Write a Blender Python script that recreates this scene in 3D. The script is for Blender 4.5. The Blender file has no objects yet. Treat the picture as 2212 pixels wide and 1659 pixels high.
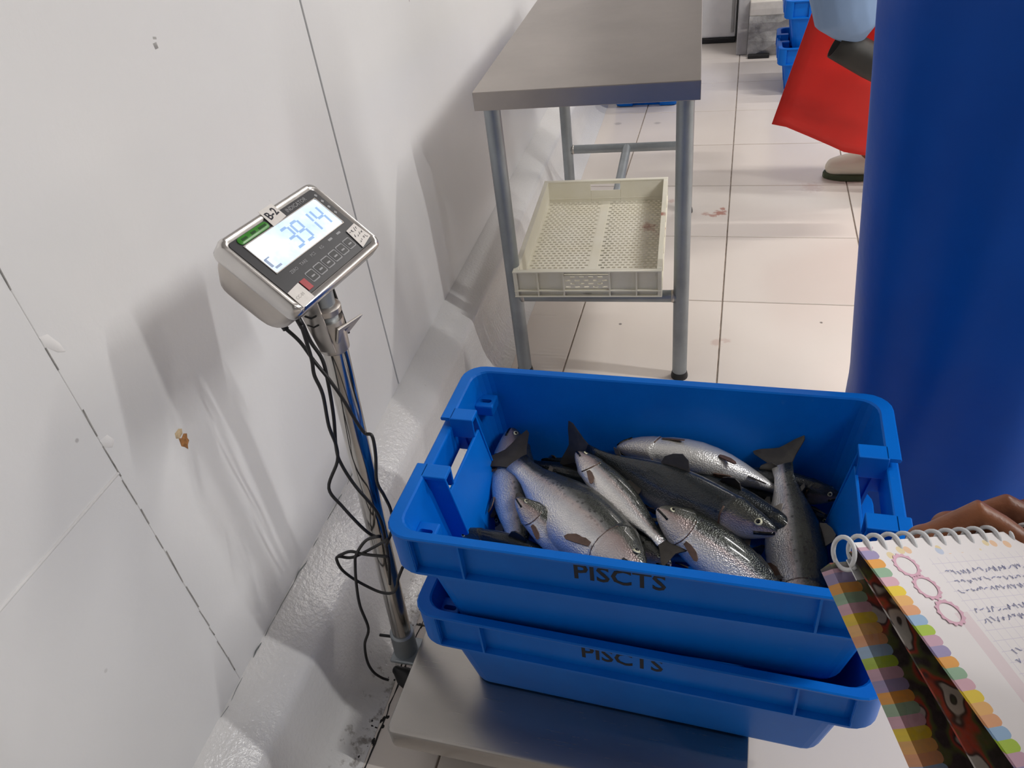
import bpy, bmesh, math, random
from mathutils import Matrix, Vector, Euler
random.seed(7)
sc = bpy.context.scene
COL = sc.collection
PI = math.pi
V3 = Vector

# ---------------------------------------------------------------- camera
FPX = 1666.32
RW = Matrix(((0.96296, 0.06206, -0.26225), (0.0, 0.0, 0.0), (0.0, 0.0, 0.0)))
def cam_rot():
    y, p, r = math.radians(19.12716), math.radians(-37.34259), math.radians(8.21281)
    B = Matrix(((1, 0, 0), (0, 0, 1), (0, -1, 0)))
    Rr = Matrix(((math.cos(r), -math.sin(r), 0), (math.sin(r), math.cos(r), 0), (0, 0, 1)))
    Rp = Matrix(((1, 0, 0), (0, math.cos(p), -math.sin(p)), (0, math.sin(p), math.cos(p))))
    Ry = Matrix(((math.cos(y), -math.sin(y), 0), (math.sin(y), math.cos(y), 0), (0, 0, 1)))
    return Ry @ Rp @ B @ Rr
RW = cam_rot()
C0 = V3((0, 0, 1.40))
cam_data = bpy.data.cameras.new('camera')
cam = bpy.data.objects.new('camera', cam_data)
COL.objects.link(cam)
sc.camera = cam
cam_data.sensor_width = 36.0
cam_data.lens = 36.0 * FPX / 2212.0
cam_data.clip_start = 0.02
cm = Matrix((RW.col[0], -RW.col[1], -RW.col[2])).transposed().to_4x4()
cm.translation = C0
cam.matrix_world = cm
def ray(x, y): return RW @ V3((x - 1106.0, y - 829.5, FPX))
def onz(x, y, z): d = ray(x, y); return C0 + d * ((z - C0.z) / d.z)
def ony(x, y, Y): d = ray(x, y); return C0 + d * (Y / d.y)
def pt(x, y, depth): return C0 + ray(x, y) * (depth / FPX)

# ---------------------------------------------------------------- world, exposure
world = bpy.data.worlds.new('world')
sc.world = world
world.use_nodes = True
bg = world.node_tree.nodes['Background']
bg.inputs[0].default_value = (0.95, 0.97, 1.0, 1)
bg.inputs[1].default_value = 0.25
sc.view_settings.view_transform = 'Standard'
sc.view_settings.look = 'None'
sc.view_settings.gamma = 1.0
sc.view_settings.use_curve_mapping = False
sc.view_settings.exposure = 0.5
# ceiling fixtures: x, y, energy, colour
CEIL = 3.0
LAMPS = [(2.42, 0.53, 33, (1.0, 0.985, 0.97)), (2.42, 1.58, 33, (1.0, 0.985, 0.97)),
         (1.9, 3.3, 34, (1.0, 0.95, 0.90)), (1.2, 4.55, 12, (1.0, 0.96, 0.92)), (2.6, -2.2, 3, (0.97, 0.985, 1.0))]  # the last is an added fill lamp behind the camera, no known fixture

# ---------------------------------------------------------------- helpers
def mul(c, k): return (c[0] * k, c[1] * k, c[2] * k, 1)
MATS = {}
def new_mat(name):
    m = bpy.data.materials.new(name)
    m.use_nodes = True
    nt = m.node_tree
    return m, nt, nt.nodes['Principled BSDF']
def P(b, **kw):
    for k, v in kw.items():
        b.inputs[k.replace('_', ' ')].default_value = v
def N(nt, kind, **props):
    n = nt.nodes.new(kind)
    for k, v in props.items(): setattr(n, k, v)
    return n
def noise(nt, scale, coord='Object', detail=4, rough=0.6, vec=None):
    n = N(nt, 'ShaderNodeTexNoise')
    n.inputs['Scale'].default_value = scale
    n.inputs['Detail'].default_value = detail
    n.inputs['Roughness'].default_value = rough
    if vec is None:
        tc = N(nt, 'ShaderNodeTexCoord')
        nt.links.new(tc.outputs[coord], n.inputs['Vector'])
    else:
        nt.links.new(vec, n.inputs['Vector'])
    return n
def ramp(nt, src, stops):
    r = N(nt, 'ShaderNodeValToRGB')
    e = r.color_ramp.elements
    while len(e) < len(stops): e.new(0.5)
    for i, (p, c) in enumerate(stops):
        e[i].position = p
        e[i].color = tuple(c) + (1,) if len(c) == 3 else c
    nt.links.new(src, r.inputs[0])
    return r
def mixc(nt, fac, a, b):
    m = N(nt, 'ShaderNodeMix', data_type='RGBA')
    for sock, val in ((0, fac), (6, a), (7, b)):
        if hasattr(val, 'links') or hasattr(val, 'is_linked'): nt.links.new(val, m.inputs[sock])
        else: m.inputs[sock].default_value = val if not isinstance(val, tuple) or len(val) == 4 else val + (1,)
    return m.outputs[2]
def math_(nt, op, a, b=None, clamp=False):
    m = N(nt, 'ShaderNodeMath', operation=op, use_clamp=clamp)
    for i, val in enumerate((a, b)):
        if val is None: continue
        if hasattr(val, 'is_linked'): nt.links.new(val, m.inputs[i])
        else: m.inputs[i].default_value = val
    return m.outputs[0]
def bump(nt, b, height, strength=0.2, dist=0.002):
    n = N(nt, 'ShaderNodeBump')
    n.inputs['Strength'].default_value = strength
    n.inputs['Distance'].default_value = dist
    nt.links.new(height, n.inputs['Height'])
    nt.links.new(n.outputs[0], b.inputs['Normal'])
def simple(name, col, rough=0.5, metal=0.0, var=0.12, nscale=12, bmp=0.0, bscale=200, **kw):
    m, nt, b = new_mat(name)
    n = noise(nt, nscale)
    r = ramp(nt, n.outputs[0], [(0.3, tuple(c * (1 - var) for c in col)), (0.7, tuple(min(1, c * (1 + var)) for c in col))])
    nt.links.new(r.outputs[0], b.inputs['Base Color'])
    P(b, Roughness=rough, Metallic=metal, **kw)
    if bmp > 0:
        n2 = noise(nt, bscale)
        bump(nt, b, n2.outputs[0], bmp, 0.001)
    MATS[name] = m
    return m
def world_pos(nt):
    g = N(nt, 'ShaderNodeNewGeometry')
    return g.outputs['Position']
def spot(nt, pos, centre, radius, wobble=0.6, wscale=30, soft=0.25):
    """mask, 1 inside a ragged blot of the given radius about a place"""
    n = noise(nt, wscale, vec=pos, detail=5)
    d = N(nt, 'ShaderNodeVectorMath', operation='DISTANCE')
    nt.links.new(pos, d.inputs[0])
    d.inputs[1].default_value = centre
    q = math_(nt, 'DIVIDE', d.outputs['Value'], radius)
    w = math_(nt, 'MULTIPLY', math_(nt, 'SUBTRACT', n.outputs[0], 0.5), wobble * 4)
    q = math_(nt, 'ADD', q, w)
    mr = N(nt, 'ShaderNodeMapRange')
    mr.inputs[1].default_value = 1.0
    mr.inputs[2].default_value = 1.0 - soft
    nt.links.new(q, mr.inputs[0])
    return mr.outputs[0]

class MB:
    def __init__(s): s.v = []; s.f = []; s.uv = None
    def add(s, vs, fs):
        o = len(s.v)
        s.v += [tuple(v) for v in vs]
        s.f += [tuple(i + o for i in f) for f in fs]
    def hexa(s, p):   # 8 pts: bottom 4 ccw, top 4 ccw
        s.add(p, [(3, 2, 1, 0), (4, 5, 6, 7), (0, 1, 5, 4), (1, 2, 6, 5), (2, 3, 7, 6), (3, 0, 4, 7)])
        return s
    def box(s, lo, hi, M=None):
        (a, b, c), (d, e, f) = lo, hi
        p = [(a, b, c), (d, b, c), (d, e, c), (a, e, c), (a, b, f), (d, b, f), (d, e, f), (a, e, f)]
        if M: p = [M @ V3(q) for q in p]
        return s.hexa(p)
    def loft(s, loops, cap0=True, cap1=True):
        n = len(loops[0]); o = len(s.v)
        for l in loops: s.v += [tuple(q) for q in l]
        for i in range(len(loops) - 1):
            for j in range(n):
                k = (j + 1) % n
                s.f.append((o + i * n + j, o + i * n + k, o + (i + 1) * n + k, o + (i + 1) * n + j))
        if cap0: s.f.append(tuple(o + j for j in reversed(range(n))))
        if cap1: s.f.append(tuple(o + (len(loops) - 1) * n + j for j in range(n)))
        return s
    def tube(s, path, rad, n=10, squash=None, cap=True, round_ends=False):
        path = [V3(q) for q in path]
        if not hasattr(rad, '__len__'): rad = [rad] * len(path)
        rad = list(rad)
        if round_ends:
            t0 = (path[0] - path[1]).normalized(); t1 = (path[-1] - path[-2]).normalized()
            a = [(path[0] + t0 * rad[0] * math.sin(x), rad[0] * math.cos(x)) for x in (1.45, 1.05, 0.55)]
            b = [(path[-1] + t1 * rad[-1] * math.sin(x), rad[-1] * math.cos(x)) for x in (0.55, 1.05, 1.45)]
            path = [q for q, _ in a] + path + [q for q, _ in b]
            rad = [q for _, q in a] + rad + [q for _, q in b]
        loops = []; up = None
        for i, q in enumerate(path):
            t = (path[min(i + 1, len(path) - 1)] - path[max(i - 1, 0)]).normalized()
            if up is None:
                up = V3((0, 0, 1)) if abs(t.z) < 0.9 else V3((1, 0, 0))
            x = up.cross(t).normalized(); y = t.cross(x).normalized(); up = y
            sx, sy = squash or (1, 1)
            loops.append([q + (x * math.cos(2 * PI * k / n) * sx + y * math.sin(2 * PI * k / n) * sy) * rad[i] for k in range(n)])
        return s.loft(loops, cap, cap)
    def grid(s, pts, thick=0.0, nrm=None):   # pts[i][j]; optional thickness
        ni, nj = len(pts), len(pts[0]); o = len(s.v)
        for r in pts: s.v += [tuple(q) for q in r]
        idx = lambda i, j: o + i * nj + j
        for i in range(ni - 1):
            for j in range(nj - 1):
                s.f.append((idx(i, j), idx(i, j + 1), idx(i + 1, j + 1), idx(i + 1, j)))
        return s
    def build(s, name, mat, parent=None, smooth=False, bevel=0.0, world=False, matrix=None, solid=0.0, seg=2, sub=0, auto=None):
        me = bpy.data.meshes.new(name)
        me.from_pydata(s.v, [], s.f)
        if s.uv:
            l = me.uv_layers.new(name='UVMap')
            for lp in me.loops: l.data[lp.index].uv = s.uv[lp.vertex_index]
        bm = bmesh.new(); bm.from_mesh(me)
        bmesh.ops.recalc_face_normals(bm, faces=bm.faces)
        bm.to_mesh(me); bm.free()
        return link(name, me, mat, parent, smooth, bevel, world, matrix, solid, seg, sub, auto)
def link(name, me, mat, parent=None, smooth=False, bevel=0.0, world=False, matrix=None, solid=0.0, seg=2, sub=0, auto=None):
    me.name = name
    o = bpy.data.objects.new(name, me)
    COL.objects.link(o)
    if mat is not None and not me.materials: me.materials.append(mat)
    if smooth or auto:
        for p_ in me.polygons: p_.use_smooth = True
    if auto: me.set_sharp_from_angle(angle=math.radians(auto))
    if matrix is not None: o.matrix_basis = matrix
    if parent is not None:
        o.parent = parent
        if world: o.matrix_parent_inverse = wm(parent).inverted()
    if solid:
        md = o.modifiers.new('solid', 'SOLIDIFY'); md.thickness = solid; md.offset = 0
    if bevel:
        md = o.modifiers.new('bevel', 'BEVEL'); md.width = bevel; md.segments = seg; md.limit_method = 'ANGLE'; md.angle_limit = math.radians(40)
    if sub:
        md = o.modifiers.new('sub', 'SUBSURF'); md.levels = sub; md.render_levels = sub
    return o
def wm(o):
    m = o.matrix_basis.copy()
    if o.parent: m = wm(o.parent) @ o.matrix_parent_inverse @ m
    return m
def thing(name, label, cat, loc=(0, 0, 0), rotz=0.0, group=None):
    o = bpy.data.objects.new(name, None); COL.objects.link(o)
    o.empty_display_size = 0.05
    o.location = loc; o.rotation_euler = (0, 0, rotz)
    o.matrix_basis = Matrix.Translation(loc) @ Matrix.Rotation(rotz, 4, 'Z')
    return tag(o, label, cat, group)
def tag(o, label=None, cat=None, group=None, kind=None):
    if label: o['label'] = label
    if cat: o['category'] = cat
    if group: o['group'] = group
    if kind: o['kind'] = kind
    return o
def copy_tree(o, parent=None):
    c = o.copy(); COL.objects.link(c); c.parent = parent
    for ch in list(o.children): copy_tree(ch, c)
    return c
def apply_mods(o):
    dg = bpy.context.evaluated_depsgraph_get()
    me = bpy.data.meshes.new_from_object(o.evaluated_get(dg))
    old = o.data; o.modifiers.clear(); o.data = me
    bpy.data.meshes.remove(old)
    return o
def rrect(hx, hy, r, z, n=6, M=None):
    out = []
    for cx, cy, a0 in ((hx - r, hy - r, 0), (-hx + r, hy - r, PI / 2), (-hx + r, -hy + r, PI), (hx - r, -hy + r, 1.5 * PI)):
        for k in range(n + 1):
            a = a0 + PI / 2 * k / n
            out.append((cx + r * math.cos(a), cy + r * math.sin(a), z))
    return [M @ V3(q) for q in out] if M else out
def text_mesh(body, size, name, mat, parent, M, extrude=0.0004, align='CENTER', xscale=1.0, bold=0.0):
    cu = bpy.data.curves.new(name, 'FONT')
    cu.body = body; cu.size = size; cu.align_x = align; cu.align_y = 'CENTER'; cu.extrude = extrude; cu.resolution_u = 2
    cu.offset = bold
    t = bpy.data.objects.new(name, cu); COL.objects.link(t)
    dg = bpy.context.evaluated_depsgraph_get()
    me = bpy.data.meshes.new_from_object(t.evaluated_get(dg))
    bpy.data.objects.remove(t); bpy.data.curves.remove(cu)
    me.materials.clear()
    return link(name, me, mat, parent, matrix=M @ Matrix.Diagonal((xscale, 1, 1, 1)))
def catmull(pts, n=6):
    pts = [V3(q) for q in pts]
    P_ = [pts[0] * 2 - pts[1]] + pts + [pts[-1] * 2 - pts[-2]]
    out = []
    for i in range(1, len(P_) - 2):
        a, b, c, d = P_[i - 1:i + 3]
        for k in range(n):
            t = k / n
            out.append(0.5 * ((2 * b) + (c - a) * t + (2 * a - 5 * b + 4 * c - d) * t * t + (3 * b - a - 3 * c + d) * t ** 3))
    return out + [pts[-1]]

# ---------------------------------------------------------------- materials
def make_materials():
    # painted wall: glossy white paint with specks and faint runs
    m, nt, b = new_mat('wall_paint'); MATS['wall'] = m
    pos = world_pos(nt)
    big = noise(nt, 2.5, vec=pos, detail=3)
    r = ramp(nt, big.outputs[0], [(0.3, (0.80, 0.80, 0.80)), (0.7, (0.83, 0.83, 0.83))])
    vo = N(nt, 'ShaderNodeTexVoronoi'); vo.inputs['Scale'].default_value = 9; nt.links.new(pos, vo.inputs['Vector'])
    sp = ramp(nt, vo.outputs['Distance'], [(0.018, (1, 1, 1)), (0.032, (0, 0, 0))])
    n3 = noise(nt, 3.3, vec=pos); sp3 = ramp(nt, n3.outputs[0], [(0.52, (0, 0, 0)), (0.6, (1, 1, 1))])
    fac = math_(nt, 'MULTIPLY', math_(nt, 'MULTIPLY', sp.outputs[0], sp3.outputs[0]), 0.75)
    c = mixc(nt, fac, r.outputs[0], (0.22, 0.20, 0.19, 1))
    for ctr, rad in (((-0.766, 0.69, 0.70), 0.012),):
        c = mixc(nt, math_(nt, 'MULTIPLY', spot(nt, pos, ctr, rad, 0.7, 90, 0.5), 0.0), c, (0.3, 0.12, 0.03, 1))
    nt.links.new(c, b.inputs['Base Color'])
    P(b, Roughness=0.32, Specular_IOR_Level=0.45)
    n2 = noise(nt, 60, vec=pos); n4 = noise(nt, 6, vec=pos)
    bump(nt, b, math_(nt, 'ADD', math_(nt, 'MULTIPLY', n2.outputs[0], 0.25), n4.outputs[0]), 0.22, 0.006)
    # curb paint: glossier, lumpier, dirty near the floor
    m, nt, b = new_mat('curb_paint'); MATS['curb'] = m
    pos = world_pos(nt)
    sx = N(nt, 'ShaderNodeSeparateXYZ'); nt.links.new(pos, sx.inputs[0])
    n1 = noise(nt, 38, vec=pos, detail=6, rough=0.65)
    hgt = N(nt, 'ShaderNodeMapRange'); hgt.inputs[1].default_value = 0.09; hgt.inputs[2].default_value = 0.0
    hgt.inputs[3].default_value = 0.0; hgt.inputs[4].default_value = 0.22
    nt.links.new(sx.outputs[2], hgt.inputs[0])
    near = N(nt, 'ShaderNodeMapRange'); near.inputs[1].default_value = 2.6; near.inputs[2].default_value = 0.9
    nt.links.new(sx.outputs[1], near.inputs[0])
    dm = math_(nt, 'ADD', n1.outputs[0], math_(nt, 'MULTIPLY', hgt.outputs[0], near.outputs[0]))
    dirt = ramp(nt, dm, [(0.72, (0, 0, 0)), (0.84, (1, 1, 1))])
    c = mixc(nt, math_(nt, 'MULTIPLY', dirt.outputs[0], 0.8), (0.80, 0.79, 0.78, 1), (0.20, 0.17, 0.14, 1))
    nt.links.new(c, b.inputs['Base Color'])
    P(b, Roughness=0.2, Specular_IOR_Level=0.55)
    n2 = noise(nt, 110, vec=pos, detail=3)
    bump(nt, b, n2.outputs[0], 0.45, 0.004)
    # floor tile: glazed cream with blood spots and dots
    m, nt, b = new_mat('tile_glaze'); MATS['tile'] = m
    pos = world_pos(nt)
    oi = N(nt, 'ShaderNodeObjectInfo')
    big = noise(nt, 1.4, vec=pos, detail=3)
    r = ramp(nt, big.outputs[0], [(0.3, (0.77, 0.70, 0.64)), (0.7, (0.82, 0.755, 0.70))])
    hv = N(nt, 'ShaderNodeHueSaturation')
    nt.links.new(math_(nt, 'ADD', math_(nt, 'MULTIPLY', oi.outputs['Random'], 0.06), 0.97), hv.inputs['Value'])
    nt.links.new(r.outputs[0], hv.inputs['Color'])
    c = hv.outputs[0]
    blood = (0.42, 0.11, 0.06, 1)
    for (px, py), rad, k in (((1555, 460), 0.030, 0.75), ((1540, 466), 0.016, 0.6), ((1523, 462), 0.018, 0.45), ((1560, 451), 0.014, 0.75), ((1450, 434), 0.02, 0.35),
                             ((1547, 740), 0.022, 0.25), ((1568, 735), 0.016, 0.22), ((1755, 405), 0.05, 0.18), ((1700, 250), 0.03, 0.18)):
        q = onz(px, py, 0.0)
        c = mixc(nt, math_(nt, 'MULTIPLY', spot(nt, pos, q, rad, 0.6, 55, 0.6), k), c, blood)
    for (px, py), rad in (((1774, 697), 0.006), ((1335, 267), 0.022), ((1420, 266), 0.02), ((1340, 700), 0.006)):
        q = onz(px, py, 0.0)
        c = mixc(nt, math_(nt, 'MULTIPLY', spot(nt, pos, q, rad, 0.25, 60, 0.5), 0.75 if rad < .01 else .3), c, (0.06, 0.05, 0.05, 1))
    nt.links.new(c, b.inputs['Base Color'])
    P(b, Roughness=0.22, Specular_IOR_Level=0.5)
    n2 = noise(nt, 9, vec=pos); bump(nt, b, n2.outputs[0], 0.06, 0.004)
    simple('grout', (0.30, 0.25, 0.21), 0.9, var=0.35, nscale=25)
    simple('seam', (0.26, 0.28, 0.28), 0.8, var=0.4, nscale=18)
    simple('seam_pale', (0.42, 0.41, 0.40), 0.8, var=0.55, nscale=30)
    simple('white_bead', (0.86, 0.85, 0.84), 0.4, var=0.04)
    simple('ceiling_white', (0.4, 0.4, 0.4), 0.8, var=0.03)
    simple('wall_tile', (0.42, 0.43, 0.44), 0.5, var=0.05)
    simple('rust', (0.36, 0.16, 0.05), 0.7, var=0.5, nscale=140, bmp=0.5)
    simple('rust_pale', (0.62, 0.48, 0.30), 0.7, var=0.25, nscale=140, bmp=0.5)
    simple('black_dirt', (0.015, 0.014, 0.013), 0.6, var=0.4, nscale=80, bmp=0.6)
    # blue crate plastic
    m, nt, b = new_mat('blue_plastic'); MATS['blue'] = m
    n1 = noise(nt, 7, detail=5); r = ramp(nt, n1.outputs[0], [(0.3, (0.0, 0.135, 0.60)), (0.7, (0.0, 0.165, 0.68))])
    n2 = noise(nt, 45, detail=6); sc_ = ramp(nt, n2.outputs[0], [(0.66, (0, 0, 0)), (0.8, (1, 1, 1))])
    c = mixc(nt, math_(nt, 'MULTIPLY', sc_.outputs[0], 0.12), r.outputs[0], (0.2, 0.45, 0.75, 1))
    nt.links.new(c, b.inputs['Base Color']); P(b, Roughness=0.4, Specular_IOR_Level=0.22)
    n3 = noise(nt, 160); bump(nt, b, n3.outputs[0], 0.08, 0.001)
    simple('black_print', (0.006, 0.006, 0.012), 0.6, var=0.2)
    # brushed steel
    def steel(name, col, rough, stretch, bm_=0.12, metal=1.0, var=0.12, rv=0.22):
        m, nt, b = new_mat(name); MATS[name] = m
        tc = N(nt, 'ShaderNodeTexCoord'); mp = N(nt, 'ShaderNodeMapping'); mp.inputs['Scale'].default_value = stretch
        nt.links.new(tc.outputs['Object'], mp.inputs[0])
        n1 = noise(nt, 6, vec=mp.outputs[0], detail=6)
        n2 = noise(nt, 5, detail=5)
        r = ramp(nt, n2.outputs[0], [(0.3, tuple(c * (1 - var) for c in col)), (0.7, tuple(c * (1 + var) for c in col))])
        nt.links.new(r.outputs[0], b.inputs['Base Color'])
        rr = N(nt, 'ShaderNodeMapRange'); rr.inputs[3].default_value = rough * (1 - rv); rr.inputs[4].default_value = rough * (1 + rv)
        nt.links.new(n1.outputs[0], rr.inputs[0]); nt.links.new(rr.outputs[0], b.inputs['Roughness'])
        P(b, Metallic=metal)
        bump(nt, b, n1.outputs[0], bm_, 0.001)
        return m
    steel('table_steel', (0.46, 0.42, 0.39), 0.33, (60, 2, 20), 0.0, 1.0, 0.08, 0.05)
    steel('platform_steel', (0.42, 0.40, 0.375), 0.27, (2, 90, 20), 0.0, 1.0, 0.05, 0.04)
    steel('galvanised', (0.33, 0.36, 0.38), 0.45, (8, 8, 8), 0.15, 0.75, 0.2)
    steel('pole_chrome', (0.55, 0.53, 0.50), 0.14, (40, 40, 1), 0.03)
    steel('housing_steel', (0.55, 0.51, 0.47), 0.36, (10, 10, 10), 0.1, 0.95, 0.15)
    steel('bezel_steel', (0.70, 0.68, 0.66), 0.2, (10, 10, 10), 0.08, 1.0, 0.15)
    steel('bracket_steel', (0.50, 0.47, 0.44), 0.35, (10, 10, 10), 0.05)
    simple('black_rubber', (0.012, 0.012, 0.013), 0.45, var=0.3)
    simple('black_paint', (0.02, 0.02, 0.02), 0.6, var=0.3)
    simple('panel_black', (0.045, 0.045, 0.05), 0.35, var=0.1)
    simple('panel_print', (0.34, 0.34, 0.35), 0.5, var=0.1)
    simple('button_black', (0.03, 0.03, 0.032), 0.35, var=0.1)
    simple('red_button', (0.45, 0.06, 0.07), 0.4, var=0.1)
    simple('white_sticker', (0.78, 0.74, 0.70), 0.5, var=0.05, nscale=90)
    simple('ink', (0.02, 0.02, 0.03), 0.6, var=0.2)
    simple('ink_faint', (0.45, 0.42, 0.40), 0.6, var=0.2)
    simple('green_label', (0.05, 0.26, 0.03), 0.25, var=0.25, nscale=90)
    simple('green_dark', (0.012, 0.07, 0.01), 0.3, var=0.2)
    m, nt, b = new_mat('screen_glow'); MATS['screen'] = m
    n1 = noise(nt, 14); r = ramp(nt, n1.outputs[0], [(0.3, (0.45, 0.62, 0.95)), (0.62, (0.80, 0.90, 1.0))])
    nt.links.new(r.outputs[0], b.inputs['Base Color']); nt.links.new(r.outputs[0], b.inputs['Emission Color'])
    P(b, Emission_Strength=0.42, Roughness=0.25)
    m, nt, b = new_mat('screen_digit'); MATS['digit'] = m
    n1 = noise(nt, 30); r = ramp(nt, n1.outputs[0], [(0.3, (0.28, 0.46, 0.78)), (0.7, (0.36, 0.54, 0.84))])
    nt.links.new(r.outputs[0], b.inputs['Base Color']); nt.links.new(r.outputs[0], b.inputs['Emission Color'])
    P(b, Emission_Strength=0.22)
    simple('icon', (0.42, 0.52, 0.72), 0.4, var=0.05)
    # cream tray with blood smear
    m, nt, b = new_mat('cream_plastic'); MATS['cream'] = m
    pos = world_pos(nt)
    n1 = noise(nt, 9, vec=pos); r = ramp(nt, n1.outputs[0], [(0.3, (0.80, 0.76, 0.62)), (0.7, (0.86, 0.83, 0.72))])
    c = r.outputs[0]
    for (px, py), z, rad, k in (((1418, 483), 0.33, 0.034, 0.85), ((1400, 484), 0.305, 0.030, 0.6), ((1428, 468), 0.36, 0.018, 0.8)):
        c = mixc(nt, math_(nt, 'MULTIPLY', spot(nt, pos, onz(px, py, z), rad, 0.55, 50, 0.6), k), c, (0.36, 0.07, 0.03, 1))
    nt.links.new(c, b.inputs['Base Color']); P(b, Roughness=0.45)
    # aprons
    def vinyl(name, a, b_, rough):
        m, nt, b = new_mat(name); MATS[name] = m
        n1 = noise(nt, 3, detail=3); r = ramp(nt, n1.outputs[0], [(0.3, a), (0.7, b_)])
        nt.links.new(r.outputs[0], b.inputs['Base Color']); P(b, Roughness=rough, Specular_IOR_Level=0.4)
        n2 = noise(nt, 14, detail=3); bump(nt, b, n2.outputs[0], 0.15, 0.01)
    vinyl('blue_vinyl', (0.0, 0.062, 0.38), (0.0, 0.082, 0.46), 0.42)
    MATS['blue_vinyl'].node_tree.nodes['Principled BSDF'].inputs['Specular IOR Level'].default_value = 0.2
    vinyl('red_vinyl', (0.62, 0.016, 0.010), (0.72, 0.022, 0.014), 0.4)
    vinyl('pale_blue_cloth', (0.17, 0.26, 0.43), (0.23, 0.33, 0.50), 0.8)
    vinyl('white_cloth', (0.7, 0.7, 0.7), (0.76, 0.76, 0.76), 0.85)
    vinyl('glove_black', (0.016, 0.015, 0.014), (0.028, 0.026, 0.022), 0.55)
    vinyl('boot_white', (0.72, 0.67, 0.56), (0.78, 0.73, 0.62), 0.4)
    simple('boot_sole', (0.045, 0.065, 0.03), 0.6, var=0.2)
    # skin
    m, nt, b = new_mat('skin_brown'); MATS['skin'] = m
    n1 = noise(nt, 28, detail=5); r = ramp(nt, n1.outputs[0], [(0.3, (0.19, 0.062, 0.026)), (0.55, (0.27, 0.095, 0.04)), (0.75, (0.33, 0.12, 0.05))])
    nt.links.new(r.outputs[0], b.inputs['Base Color'])
    P(b, Roughness=0.38, Subsurface_Weight=0.06, Subsurface_Scale=0.005)
    b.inputs['Subsurface Radius'].default_value = (1, 0.4, 0.2)
    n2 = noise(nt, 420, detail=3); n3 = noise(nt, 90, detail=4)
    bump(nt, b, math_(nt, 'ADD', math_(nt, 'MULTIPLY', n2.outputs[0], 0.4), n3.outputs[0]), 0.35, 0.0012)
    simple('nail', (0.42, 0.2, 0.13), 0.25, var=0.1)
    simple('hair_dark', (0.01, 0.008, 0.007), 0.5, var=0.3)
    # rough concrete
    m, nt, b = new_mat('concrete'); MATS['concrete'] = m
    pos = world_pos(nt); n1 = noise(nt, 7, vec=pos, detail=6)
    r = ramp(nt, n1.outputs[0], [(0.35, (0.16, 0.155, 0.15)), (0.5, (0.36, 0.35, 0.33)), (0.65, (0.52, 0.50, 0.47))])
    nt.links.new(r.outputs[0], b.inputs['Base Color']); P(b, Roughness=0.9)
    n2 = noise(nt, 22, vec=pos, detail=6); bump(nt, b, n2.outputs[0], 0.6, 0.02)
    simple('ledge', (0.62, 0.58, 0.52), 0.8, var=0.12)
    simple('door_grey', (0.42, 0.41, 0.40), 0.5, var=0.15)
    # lamp
    m, nt, b = new_mat('tube_glow'); MATS['tube'] = m
    n1 = noise(nt, 2); r = ramp(nt, n1.outputs[0], [(0.3, (1, 0.97, 0.94)), (0.7, (1, 0.98, 0.96))])
    nt.links.new(r.outputs[0], b.inputs['Emission Color']); P(b, Emission_Strength=6.0)
make_materials()
MT = MATS

# ---------------------------------------------------------------- setting
TILE = 0.45; X0 = -0.0111; Y0 = 2.236
def xw(y): return -0.75 - 0.022 * y
def struct(o): o['kind'] = 'structure'; return o
XR, YB, YF = 5.2, 5.24, -4.2
mb = MB(); mb.box((-0.95, YF, -0.06), (XR, 5.5, -0.004)); floor = struct(mb.build('floor', MT['grout']))
tm = None
for i in range(-2, 11):
    for j in range(-14, 8):
        xa, xb = X0 + i * TILE, X0 + (i + 1) * TILE
        ya, yb = Y0 + j * TILE, Y0 + (j + 1) * TILE
        if xb > XR or ya < YF or yb > 5.4: continue
        if tm is None:
            g = 0.0022
            mbt = MB(); mbt.box((g, g, -0.008), (TILE - g, TILE - g, 0.0))
            t = mbt.build('tile', MT['tile'], floor, bevel=0.0015, seg=1); tm = t
        else:
            t = tm.copy(); COL.objects.link(t); t.parent = floor
        t.location = (xa, ya, 0)

# left wall: core with painted panels, seams left open between them
mb = MB(); mb.hexa([(xw(YF) - 0.10, YF, 0), (xw(YF) - 0.006, YF, 0), (xw(5.5) - 0.006, 5.5, 0), (xw(5.5) - 0.10, 5.5, 0),
                    (xw(YF) - 0.10, YF, CEIL), (xw(YF) - 0.006, YF, CEIL), (xw(5.5) - 0.006, 5.5, CEIL), (xw(5.5) - 0.10, 5.5, CEIL)])
wl = struct(mb.build('wall_left', MT['seam']))
def panel(y0, y1, z0, z1, jag=0.0):
    m = MB()
    t = 0.012
    m.hexa([(xw(y0) - t, y0, z0), (xw(y0), y0, z0), (xw(y1), y1, z0), (xw(y1) - t, y1, z0),
            (xw(y0) - t, y0, z1), (xw(y0), y0, z1), (xw(y1), y1, z1), (xw(y1) - t, y1, z1)])
    return m.build('panel', MT['wall'], wl, bevel=0.0012, seg=2)
panel(1.3935, 5.5, 0.2, CEIL - 0.01)
panel(0.5703, 1.3870, 0.2, CEIL - 0.01)
panel(YF, 0.5700, 0.2, 0.7460)
panel(YF, 0.5700, 0.7460, CEIL - 0.01)
# paint ridge on the horizontal joint
m = MB(); m.tube([(xw(YF) + 0.0002, YF, 0.746), (xw(0.57) + 0.0002, 0.569, 0.746)], 0.0022, 8); m.build('joint_bead', MT['white_bead'], wl, smooth=True)
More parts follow.
